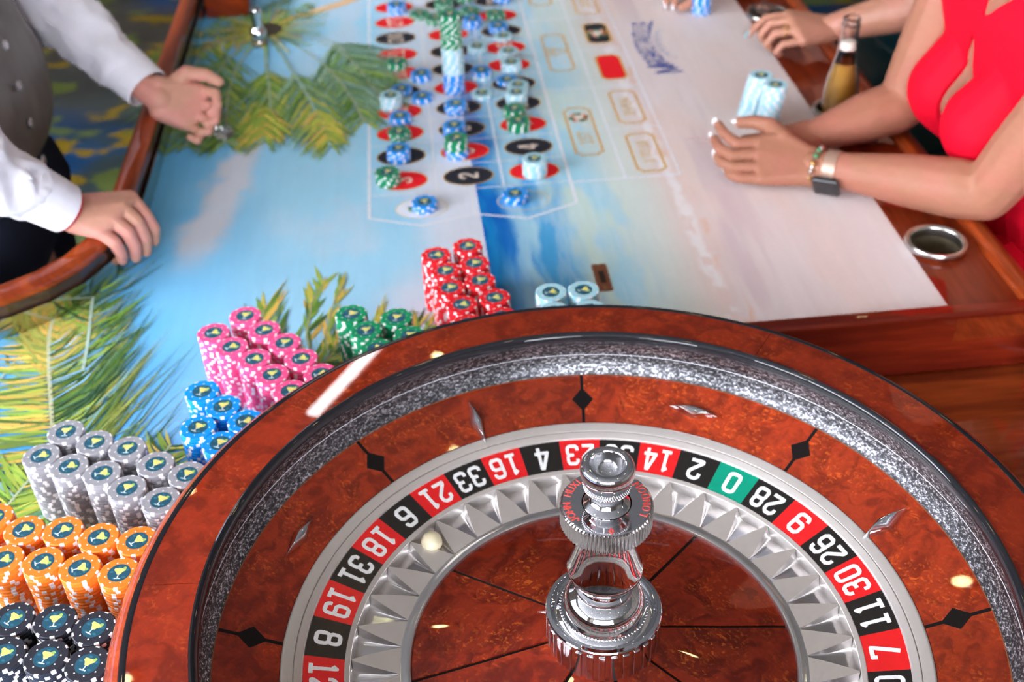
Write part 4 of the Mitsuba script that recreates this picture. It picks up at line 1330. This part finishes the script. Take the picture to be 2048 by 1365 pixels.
# ------------------------------------------------------------------ people
def bones(chains, edge=.008, smooth=12, lam=.5, extra=()):
    """chains of (point, radius): hulls of neighbouring balls, made one surface and smoothed"""
    parts = []
    for ch in chains:
        for (p, r), (q, s) in zip(ch[:-1], ch[1:]):
            parts.append(m3.Manifold.batch_hull([ball(p, r, 16), ball(q, s, 16)]))
    for grp in extra:                                    # hulls of several balls
        parts.append(m3.Manifold.batch_hull([ball(p, r, 20) for p, r in grp]))
    M = m3.Manifold.batch_boolean(parts, m3.OpType.Add).simplify(.0008).refine_to_length(edge)
    m = from_manifold(M)
    m.merge_vertices()
    trimesh.smoothing.filter_taubin(m, lamb=lam, nu=lam + .03, iterations=smooth)
    return m


def merge_bodies(ms, edge=None, smooth=0):
    M = m3.Manifold.batch_boolean([to_manifold(m) for m in ms], m3.OpType.Add)
    return from_manifold(M)


def arr(*p):
    return [np.array(q, float) for q in p]


def finger(knuckle, pip, dip, tip, r):
    return [(knuckle, r * 1.12), (pip, r * 1.0), (dip, r * .9), (tip, r * .78)]


def nail(tip, prev, up, r, length=.011, width=None):
    """a thin curved plate on the back of the finger tip"""
    tip, prev, up = arr(tip, prev, up)
    d = tip - prev
    d /= np.linalg.norm(d)
    up = up - d * (up @ d)
    up /= np.linalg.norm(up)
    s = np.cross(d, up)
    w = width or r * 1.25
    V = []
    for u in (-.45, .2, .75, 1.0):
        for v in (-1, -.5, 0, .5, 1):
            ww = w / 2 * (1.0 if u < .8 else .75)
            V.append(tip + d * (u * length) + s * v * ww + up * (r * .86 - .25 * r * v * v - max(0, u) * .0012))
    V = np.array(V)
    V2 = V - up * .0009
    pts = np.vstack([V, V2])
    return from_manifold(m3.Manifold.hull_points(pts.astype(np.float32)))


# ---- the dealer, behind the left rail; all in table coordinates
DL = thing('person', 'dealer in white shirt and grey buttoned vest behind the left rail', 'person')
wr, el, sh = arr((-.553, -.188, .030), (-.655, -.250, .165), (-.755, -.150, .34))
K = dict(i=(-.486, -.150, .026), m=(-.494, -.178, .028), r=(-.505, -.198, .023), p=(-.520, -.213, .014))
Fg = [finger(K['i'], (-.468, -.164, .006), (-.461, -.164, -.017), (-.466, -.160, -.040), .0105),
      finger(K['m'], (-.476, -.184, .008), (-.471, -.183, -.020), (-.476, -.176, -.046), .0108),
      finger(K['r'], (-.487, -.202, .004), (-.483, -.199, -.022), (-.488, -.190, -.046), .0104),
      finger(K['p'], (-.503, -.217, -.003), (-.500, -.212, -.024), (-.504, -.202, -.042), .0094),
      [((-.540, -.165, .022), .014), ((-.512, -.135, .010), .012), ((-.490, -.135, -.014), .0105), ((-.476, -.146, -.032), .0085)]]
palm = [[(wr + [0, .016, 0], .020), (wr - [0, .016, 0], .019), (K['i'], .0125), (K['m'], .0125)], [(wr + [0, .012, 0], .019), (wr - [0, .016, 0], .019), (K['m'], .0125), (K['r'], .012), (K['p'], .0115)]]
handR = bones(Fg + [[(wr, .024), (wr * .72 + el * .28, .027)]], .0032, 10, extra=palm)
wl, ell, shl = arr((-.493, .178, .026), (-.668, .318, .145), (-.765, .285, .34))
KL = dict(i=(-.430, .210, .020), m=(-.432, .196, .004), r=(-.440, .180, -.010), p=(-.452, .166, -.020))
FL = [finger(KL['i'], (-.404, .196, .020), (-.402, .180, .006), (-.414, .170, -.002), .0086),
      finger(KL['m'], (-.406, .182, -.001), (-.408, .164, -.014), (-.421, .158, -.016), .0090),
      finger(KL['r'], (-.416, .166, -.016), (-.420, .150, -.026), (-.432, .147, -.024), .0086),
      finger(KL['p'], (-.432, .150, -.028), (-.437, .136, -.034), (-.448, .137, -.028), .0078),
      [((-.474, .200, .036), .015), ((-.447, .212, .052), .0130), ((-.418, .216, .045), .0110), ((-.398, .212, .033), .0088)]]
palmL = [[(wl + [0, .010, .016], .019), (wl - [0, .006, .018], .019), (KL['i'], .0125), (KL['m'], .012)], [(wl + [0, .008, .012], .018), (wl - [0, .006, .018], .019), (KL['m'], .012), (KL['r'], .012), (KL['p'], .0115)], [((-.474, .200, .036), .015), (KL['i'], .0125), (wl, .020)]]
handL = bones(FL + [[(wl, .024), (wl * .72 + ell * .28, .027)]], .0032, 10, extra=palmL)
neck = bones([[((-.80, .06, .30), .058), ((-.79, .06, .45), .056)]], .012, 4, extra=[[((-.79, .06, .46), .055), ((-.78, .06, .56), .078), ((-.80, .06, .62), .085), ((-.735, .06, .49), .030)]])
inner_body = bones([[(wr * .75 + el * .25, .026), (el, .040), (sh, .050)], [(wl * .75 + ell * .25, .026), (ell, .040), (shl, .050)], [(sh, .06), ((-.80, .06, .36), .07), (shl, .06)], [((-.80, .06, .36), .09), ((-.79, .06, .0), .10), ((-.80, .06, -.25), .10)]], .02, 4)
obj('body', merge_bodies([handR, handL, neck, inner_body]), 'm_skin_dealer', DL, smooth=True, table=True)


def wrinkle(m, amp, scale, seed, dirv=None):
    n = np.array(m.vertex_normals)
    p = np.array(m.vertices) * scale
    if dirv is not None:
        p = p + 0
    d = meshkit.fbm(p, 3, seed) - .5
    ridge = 1 - np.abs(2 * meshkit.noise(p * 1.3, seed + 5) - 1)
    m.vertices = m.vertices + n * (amp * (1.2 * d + .9 * (ridge - .5)))[:, None]
    return m


def along(p, q, s):
    return p * (1 - s) + q * s


cuffR0, cuffR1 = along(wr, el, .10), along(wr, el, .48)
slR = bones([[(cuffR1 + [0, 0, -.002], .041), (along(wr, el, .75), .050), (el, .056), (along(el, sh, .5), .062), (sh, .072)]], .010, 10)
slL = bones([[(along(wl, ell, .36), .039), (along(wl, ell, .65), .048), (ell, .056), (along(ell, shl, .5), .062), (shl, .072)]], .010, 10)
tors = bones([], .016, 8, extra=[[((-.80, -.06, .32), .085), ((-.80, .18, .32), .085), ((-.79, -.04, .05), .10), ((-.79, .16, .05), .10), ((-.80, .06, .38), .06)]])
obj('shirt', wrinkle(merge_bodies([slR, slL, tors]), .017, (26, 26, 20), 3), 'm_shirt', DL, smooth=True, table=True)


def cuff(p0, p1, r0, r1):
    """a stiff band round the wrist, open at both ends"""
    d = p1 - p0
    L = np.linalg.norm(d)
    c = closed_lathe([(r0, 0), (r0 + .0022, .001), (r1 + .0022, L), (r1 - .001, L), (r1 - .001, L - .002), (r0 - .0012, .002)], 40)
    c.vertices *= [1.0, .88, 1.0]
    z = d / L
    M = np.eye(4)
    x = np.cross([0, 0, 1.0], z)
    x /= np.linalg.norm(x)
    M[:3, 0], M[:3, 1], M[:3, 2], M[:3, 3] = x, np.cross(z, x), z, p0
    c.apply_transform(M)
    return c


obj('cuff', cuff(along(wr, el, .10), along(wr, el, .47), .0375, .0425), 'm_shirt', DL, smooth=40, table=True, label='white buttoned shirt cuff')
obj('cuff', cuff(along(wl, ell, .10), along(wl, ell, .40), .0375, .0415), 'm_shirt', DL, smooth=40, table=True)
d = (el - wr) / np.linalg.norm(el - wr)
x = np.cross([0, 0, 1.0], d)
x /= np.linalg.norm(x)
y = np.cross(d, x)
ringp = [along(wr, el, .085) + .0350 * math.cos(t) * x + .031 * math.sin(t) * y for t in np.linspace(0, 2 * PI, 40, endpoint=False)]
obj('cord_bracelet', tube(ringp, .0016, 8, True), 'm_red_cord', DL, smooth=True, table=True, label='red cord round the wrist')
vest = bones([], .014, 8, extra=[[((-.785, -.03, .34), .075), ((-.785, .15, .34), .075), ((-.765, -.06, .10), .105), ((-.765, .18, .10), .105), ((-.765, -.05, .045), .105), ((-.765, .17, .045), .105)]])
obj('vest', wrinkle(vest, .004, (14, 14, 9), 8), 'm_vest', DL, smooth=True, table=True)
for z, q in ((.19, .035), (.125, .038), (.065, .036), (.0, .04)):
    c = lathe([(0, .003), (.006, .0035), (.0078, .002), (.0080, 0), (0, 0)], 20)
    c.apply_transform(trimesh.transformations.rotation_matrix(PI / 2, (0, 1, 0)))
    c.apply_translation((-.6575 if z > .08 else -.6565, q, z))
    obj('button', c, 'm_button', DL, smooth=30, table=True)
obj('trousers', bones([[((-.80, -.04, -.12), .12), ((-.80, -.05, -.40), .09), ((-.80, -.05, FLOOR + .10), .065)], [((-.80, .16, -.12), .12), ((-.80, .17, -.40), .09), ((-.80, .17, FLOOR + .10), .065)], [((-.79, -.04, -.10), .125), ((-.79, .16, -.10), .125)]], .02, 6), 'm_trousers', DL, smooth=True, table=True)
for q in (-.05, .17):
    obj('shoe', bones([[((-.82, q, FLOOR + .045), .045), ((-.70, q, FLOOR + .035), .035)]], .012, 4), 'm_stool', DL, smooth=True, table=True)

# ---- the person in red, seated at the right armrest
RD = thing('person', 'person in a red cutout dress with hands clasped on the cloth', 'person')
zW = -.030
nw, ne, ns = arr((.522, -.113, -.027), (.722, -.262, -.006), (.80, -.330, .235))
K = dict(i=(.452, -.058, -.010), m=(.449, -.077, -.020), r=(.445, -.096, -.032), p=(.443, -.112, -.043))
FN = [finger(K['i'], (.414, -.056, -.010), (.401, -.030, -.004), (.397, -.008, .000), .0092),
      finger(K['m'], (.405, -.071, -.022), (.391, -.048, -.020), (.388, -.024, -.016), .0094),
      finger(K['r'], (.404, -.086, -.034), (.390, -.068, -.034), (.388, -.050, -.032), .0090),
      finger(K['p'], (.411, -.099, -.046), (.400, -.085, -.047), (.399, -.070, -.045), .0082),
      [((.486, -.062, -.005), .016), ((.474, -.032, .003), .0135), ((.452, -.018, .005), .0112), ((.430, -.014, .004), .0092)]]
pn = [[(nw + [0, .016, .006], .018), (nw - [0, .012, .006], .017), (K['i'], .0115), (K['m'], .0115)], [(nw + [0, .010, .004], .018), (nw - [0, .014, .008], .017), (K['m'], .0115), (K['r'], .011), (K['p'], .0105)], [((.486, -.062, -.006), .0145), (K['i'], .011), (nw + [0, .012, .004], .018)]]
handN = bones(FN, .0030, 9, extra=pn)
fw, fe, fs = arr((.545, -.012, -.032), (.706, .020, -.004), (.775, .040, .235))
KF = dict(i=(.470, -.030, -.016), m=(.468, -.044, -.028), r=(.466, -.056, -.038), p=(.470, -.064, -.046))
FF = [finger(KF['i'], (.436, -.026, -.020), (.424, -.038, -.030), (.430, -.052, -.036), .0076),
      finger(KF['m'], (.432, -.040, -.030), (.420, -.054, -.036), (.426, -.066, -.042), .0078),
      finger(KF['r'], (.434, -.054, -.038), (.424, -.068, -.044), (.430, -.080, -.047), .0074),
      finger(KF['p'], (.440, -.066, -.046), (.434, -.080, -.049), (.440, -.090, -.050), .0066),
      [((.510, -.024, -.018), .013), ((.486, -.046, -.010), .0105), ((.466, -.054, -.012), .0092), ((.450, -.058, -.016), .0078)]]
pf = [[(fw + [0, .010, .006], .0175), (fw - [0, .016, .004], .017), (KF['i'], .0112), (KF['m'], .011)], [(fw + [0, .006, .0], .0175), (fw - [0, .016, .006], .017), (KF['m'], .011), (KF['r'], .0105), (KF['p'], .010)]]
handF = bones(FF, .0030, 9, extra=pf)
armN = bones([[(nw, .0235), (along(nw, ne, .22), .028), (along(nw, ne, .60), .040), (along(nw, ne, .85), .044), (ne, .040), (along(ne, ns, .35), .046), (along(ne, ns, .75), .050), (ns, .056)]], .008, 14)
armF = bones([[(fw, .0235), (along(fw, fe, .22), .029), (along(fw, fe, .62), .041), (along(fw, fe, .9), .043), (fe, .040), (along(fe, fs, .35), .046), (along(fe, fs, .75), .050), (fs, .056)]], .008, 14)
chest = [[((.805, -.265, .21), .075), ((.795, -.02, .21), .075), ((.855, -.205, .02), .095), ((.855, -.07, .02), .095)], [((.865, -.215, .02), .095), ((.865, -.07, .02), .095), ((.93, -.215, -.17), .105), ((.93, -.07, -.17), .105)],
         [((.754, -.044, .052), .066), ((.815, -.055, .16), .06), ((.83, -.08, .0), .07)], [((.754, -.172, .052), .066), ((.815, -.205, .16), .06), ((.83, -.195, .0), .07)],
         [((.785, -.08, .225), .05), ((.785, -.22, .225), .05), ((.805, -.15, .30), .052)]]
torso = bones([[((.815, -.15, .26), .056), ((.795, -.15, .38), .050)], [(ns, .056), ((.82, -.24, .22), .062)], [(fs, .056), ((.81, -.05, .22), .062)]], .010, 12, extra=chest)
headm = bones([], .012, 4, extra=[[((.79, -.15, .40), .05), ((.79, -.15, .50), .075), ((.81, -.15, .55), .080), ((.735, -.15, .43), .028)]])
legs = bones([[((.94, -.22, -.22), .10), ((.72, -.25, -.24), .075), ((.70, -.25, FLOOR + .12), .045), ((.62, -.25, FLOOR + .03), .03)], [((.94, -.06, -.22), .10), ((.72, -.02, -.24), .075), ((.70, -.02, FLOOR + .12), .045), ((.62, -.02, FLOOR + .03), .03)]], .016, 8)
obj('body', merge_bodies([handN, handF, armN, armF, torso, headm, legs]), 'm_skin', RD, smooth=True, table=True)
# dress: a hair larger than the torso, cut away at the front and under the arms
gr = .0045
chestD = [[(p, r + gr) for p, r in grp] for grp in chest]
dress = bones([[((.803, -.15, .28), .058), ((.795, -.15, .330), .060)]], .008, 12, extra=chestD + [[((.865, -.215, .02), .10), ((.865, -.07, .02), .10), ((.93, -.215, -.17), .112), ((.93, -.07, -.17), .112)]])
Dm = to_manifold(dress)
# keyhole from the neck band to below the bust, cut along the direction the chest faces
khp = Polygon([(-.116, .172), (-.098, .133), (-.096, .102), (-.095, .073), (-.095, .045), (-.094, .008), (-.100, -.006), (-.114, .0), (-.124, .03), (-.126, .067), (-.123, .096), (-.119, .121), (-.120, .15)]).buffer(.003).buffer(-.002)
cutm = trimesh.creation.extrude_polygon(khp, .30, engine='earcut')
v = cutm.vertices.copy()
cutm.vertices = np.stack([.79 - v[:, 2], v[:, 0], v[:, 1]], 1)
cutm.fix_normals()
Dm = Dm - to_manifold(cutm)
vcut = trimesh.creation.extrude_polygon(Polygon([(-.140, .206), (-.155, .214), (-.190, .248), (-.27, .36), (-.12, .36), (-.136, .23)]), .30, engine='earcut')
v = vcut.vertices.copy()
vcut.vertices = np.stack([.79 - v[:, 2], v[:, 0], v[:, 1]], 1)
vcut.fix_normals()
Dm = Dm - to_manifold(vcut)
for q, s in ((ns, -1), (fs, 1)):                          # arm holes
    Dm = Dm - m3.Manifold.batch_hull([ball(q + [-.02, s * .03, .05], .075, 24), ball(q + [.0, s * .03, -.06], .070, 24), ball(q + [0, s * .10, 0], .06, 24)])
dm = from_manifold(Dm.refine_to_length(.012))
obj('dress', dm, 'm_red_dress', RD, smooth=35, table=True, label='red sleeveless dress with a keyhole opening')
obj('skirt', bones([[((.94, -.22, -.20), .115), ((.74, -.24, -.225), .092)], [((.94, -.06, -.20), .115), ((.74, -.03, -.225), .092)], [((.74, -.24, -.225), .092), ((.74, -.03, -.225), .092)], [((.94, -.22, -.20), .115), ((.94, -.06, -.20), .115)]], .016, 6), 'm_red_dress', RD, smooth=True, table=True)
obj('hair', bones([[((.85, -.15, .60), .07), ((.88, -.15, .45), .075), ((.90, -.15, .30), .05)]], .014, 5, extra=[[((.83, -.15, .56), .083), ((.84, -.15, .50), .08)]]), 'm_hair', RD, smooth=True, table=True)
for (a, b_, up) in ((FN[0][3][0], FN[0][2][0], (-1, .1, .45)), (FN[1][3][0], FN[1][2][0], (-1, .1, .35)), (FN[2][3][0], FN[2][2][0], (-1, .1, .35)), (FN[3][3][0], FN[3][2][0], (-1, .1, .3)), (FN[4][3][0], FN[4][2][0], (0, -.2, 1))):
    obj('fingernail', nail(a, b_, up, .0074, .0135, .0115), 'm_nail_white', RD, smooth=40, table=True, label='white painted nail')


def band_on(p, q, s, r, width, thick, squash=.86, n=48):
    """a flat strap round the forearm"""
    p0 = along(p, q, s)
    d = (q - p) / np.linalg.norm(q - p)
    x = np.cross([0, 0, 1.0], d)
    x /= np.linalg.norm(x)
    M = np.eye(4)
    M[:3, 0], M[:3, 1], M[:3, 2], M[:3, 3] = x, np.cross(d, x), d, p0
    c = closed_lathe([(r, -width / 2), (r + thick, -width / 2), (r + thick, width / 2), (r, width / 2)], n)
    c.apply_transform(M)
    return c, M


c, M = band_on(nw, ne, .115, .0262, .019, .0018)
obj('watch_strap', c, 'm_mesh_band', RD, smooth=40, table=True, label='rose metal mesh watch strap')
case = rbox(-.0185, .0185, -.0055, .0055, -.0205, .0205, .0050, 12)
case.apply_translation((0, .0325, 0))
ang = math.radians(118)
case.apply_transform(trimesh.transformations.rotation_matrix(ang, (0, 0, 1)))
case.apply_transform(M)
wk = obj('watch_case', case, 'm_watch_glass', RD, smooth=40, table=True, label='black square watch')
c, M2 = band_on(nw, ne, .012, .0262, .004, .002)
bt = np.linspace(0, 2 * PI, 15, endpoint=False)
rg = [(M2 @ np.array([.0285 * math.cos(t), .0285 * math.sin(t), .004 * math.sin(t), 1]))[:3] for t in np.linspace(0, 2 * PI, 48, endpoint=False)]
bk = obj('charm_bracelet', tube(rg, .0014, 8, True), 'm_silver', RD, smooth=True, table=True, label='silver charm bracelet')
for i, t in enumerate(bt):
    p = (M2 @ np.array([.0285 * math.cos(t), .0285 * math.sin(t), .004 * math.sin(t), 1]))[:3]
    s = trimesh.creation.icosphere(2, .0042 if i % 3 else .0050)
    s.vertices *= [1, 1, .9]
    s.apply_translation(p)
    obj('charm', s, 'm_gem' if i in (5, 4) else 'm_silver' if i % 2 else 'm_gold', bk, smooth=True, table=True)

# ---- the person in dark teal beyond
TL = thing('person', 'person in a dark teal dress holding a glass at the armrest', 'person')
tw_, te, ts = arr((.700, .372, -.016), (.84, .300, .045), (.90, .330, .29))
K = dict(i=(.632, .400, .002), m=(.630, .376, .002), r=(.632, .350, -.006), p=(.640, .328, -.018))
FT = [finger(K['i'], (.592, .410, -.004), (.574, .408, -.018), (.560, .402, -.030), .0078),
      finger(K['m'], (.592, .384, -.004), (.576, .382, -.024), (.586, .384, -.040), .0080),
      finger(K['r'], (.594, .356, -.012), (.580, .354, -.030), (.590, .358, -.044), .0076),
      finger(K['p'], (.604, .333, -.024), (.592, .332, -.038), (.602, .338, -.046), .0068),
      [((.672, .405, -.008), .013), ((.640, .425, -.020), .0108), ((.612, .428, -.030), .0095), ((.594, .422, -.036), .008)]]
pt = [[(tw_ + [0, .015, 0], .0185), (tw_ - [0, .014, .004], .0175), (K['i'], .0118), (K['m'], .0118)], [(tw_ + [0, .010, 0], .0185), (tw_ - [0, .014, .004], .0175), (K['m'], .0118), (K['r'], .0112), (K['p'], .0105)]]
handT = bones(FT, .0034, 8, extra=pt)
rw_, re_, rs_ = arr((.560, .665, -.020), (.80, .78, .0), (.92, .72, .29))
K2 = dict(i=(.500, .640, -.014), m=(.494, .652, -.016), r=(.494, .666, -.022), p=(.500, .680, -.030))
F2 = [finger(K2['i'], (.474, .618, -.016), (.462, .606, -.032), (.462, .608, -.046), .0078), finger(K2['m'], (.464, .634, -.016), (.450, .624, -.032), (.450, .626, -.047), .0080),
      finger(K2['r'], (.466, .654, -.024), (.452, .646, -.038), (.452, .648, -.048), .0076), finger(K2['p'], (.476, .674, -.032), (.464, .668, -.042), (.464, .668, -.050), .0068),
      [((.530, .640, -.022), .013), ((.508, .612, -.034), .0108), ((.490, .602, -.042), .0095), ((.476, .598, -.047), .008)]]
p2 = [[(rw_ + [0, .015, 0], .0185), (rw_ - [0, .015, .004], .0175), (K2['i'], .0118), (K2['m'], .0118), (K2['r'], .0112), (K2['p'], .0105)]]
hand2 = bones(F2, .0034, 8, extra=p2)
armT = bones([[(tw_, .0235), (along(tw_, te, .3), .030), (along(tw_, te, .7), .037), (te, .040), (along(te, ts, .5), .046), (ts, .056)]], .009, 12)
arm2 = bones([[(rw_, .0235), (along(rw_, re_, .3), .030), (along(rw_, re_, .7), .037), (re_, .040), (along(re_, rs_, .5), .046), (rs_, .056)]], .009, 12)
tt3 = [[((.94, .42, .24), .08), ((.94, .62, .24), .08), ((.97, .44, .0), .10), ((.97, .60, .0), .10), ((1.0, .44, -.16), .11), ((1.0, .60, -.16), .11)], [((.94, .52, .26), .06), ((.92, .52, .40), .05)], [((.92, .52, .42), .05), ((.91, .52, .51), .076), ((.93, .52, .56), .08), ((.86, .52, .45), .03)]]
torT = bones([[(ts, .056), ((.94, .46, .24), .07)], [(rs_, .056), ((.94, .60, .24), .07)]], .014, 8, extra=tt3)
legT = bones([[((1.0, .44, -.22), .10), ((.78, .40, -.24), .075), ((.73, .40, FLOOR + .12), .045), ((.65, .40, FLOOR + .03), .03)], [((1.0, .60, -.22), .10), ((.78, .62, -.24), .075), ((.73, .62, FLOOR + .12), .045), ((.65, .62, FLOOR + .03), .03)]], .016, 8)
obj('body', merge_bodies([handT, hand2, armT, arm2, torT, legT]), 'm_skin_dark', TL, smooth=True, table=True)
dT = bones([], .014, 8, extra=[[(p, r + .006) for p, r in tt3[0]], [((1.0, .44, -.20), .118), ((1.0, .60, -.20), .118), ((.80, .38, -.205), .095), ((.80, .62, -.205), .095)], [((.95, .44, .0), .11), ((.95, .60, .0), .11), ((.99, .52, -.16), .12)]])
obj('dress', wrinkle(dT, .004, (16, 16, 30), 21), 'm_teal_dress', TL, smooth=True, table=True, label='dark teal satin dress')
obj('hair', bones([[((.97, .52, .60), .07), ((1.0, .52, .45), .075)]], .014, 5, extra=[[((.95, .52, .57), .083), ((.96, .52, .50), .08)]]), 'm_hair', TL, smooth=True, table=True)
rp = [np.array([.613, .353, -.009]) + .0093 * np.array([0.05 * math.cos(t), math.cos(t), 0]) + .0093 * np.array([.2 * math.sin(t), 0, math.sin(t)]) for t in np.linspace(0, 2 * PI, 28, endpoint=False)]
obj('ring', tube(rp, .0013, 8, True), 'm_gold', TL, smooth=True, table=True, label='gold finger ring')
s = trimesh.creation.icosphere(2, .0030)
s.apply_translation((.611, .353, .0015))
obj('ring_stone', s, 'm_gold', TL, smooth=True, table=True)
for (a, b_, up) in ((FT[0][3][0], FT[0][2][0], (-.5, 0, 1)), (FT[1][3][0], FT[1][2][0], (-1, 0, .2)), (FT[2][3][0], FT[2][2][0], (-1, 0, .2))):
    obj('fingernail', nail(a, b_, up, .0072, .010), 'm_nail_teal', TL, smooth=40, table=True, label='pale teal nail')
for F_ in F2[:4]:
    obj('fingernail', nail(F_[3][0], F_[2][0], (-1, -.5, .3), .0072, .010), 'm_nail_white', TL, smooth=40, table=True)
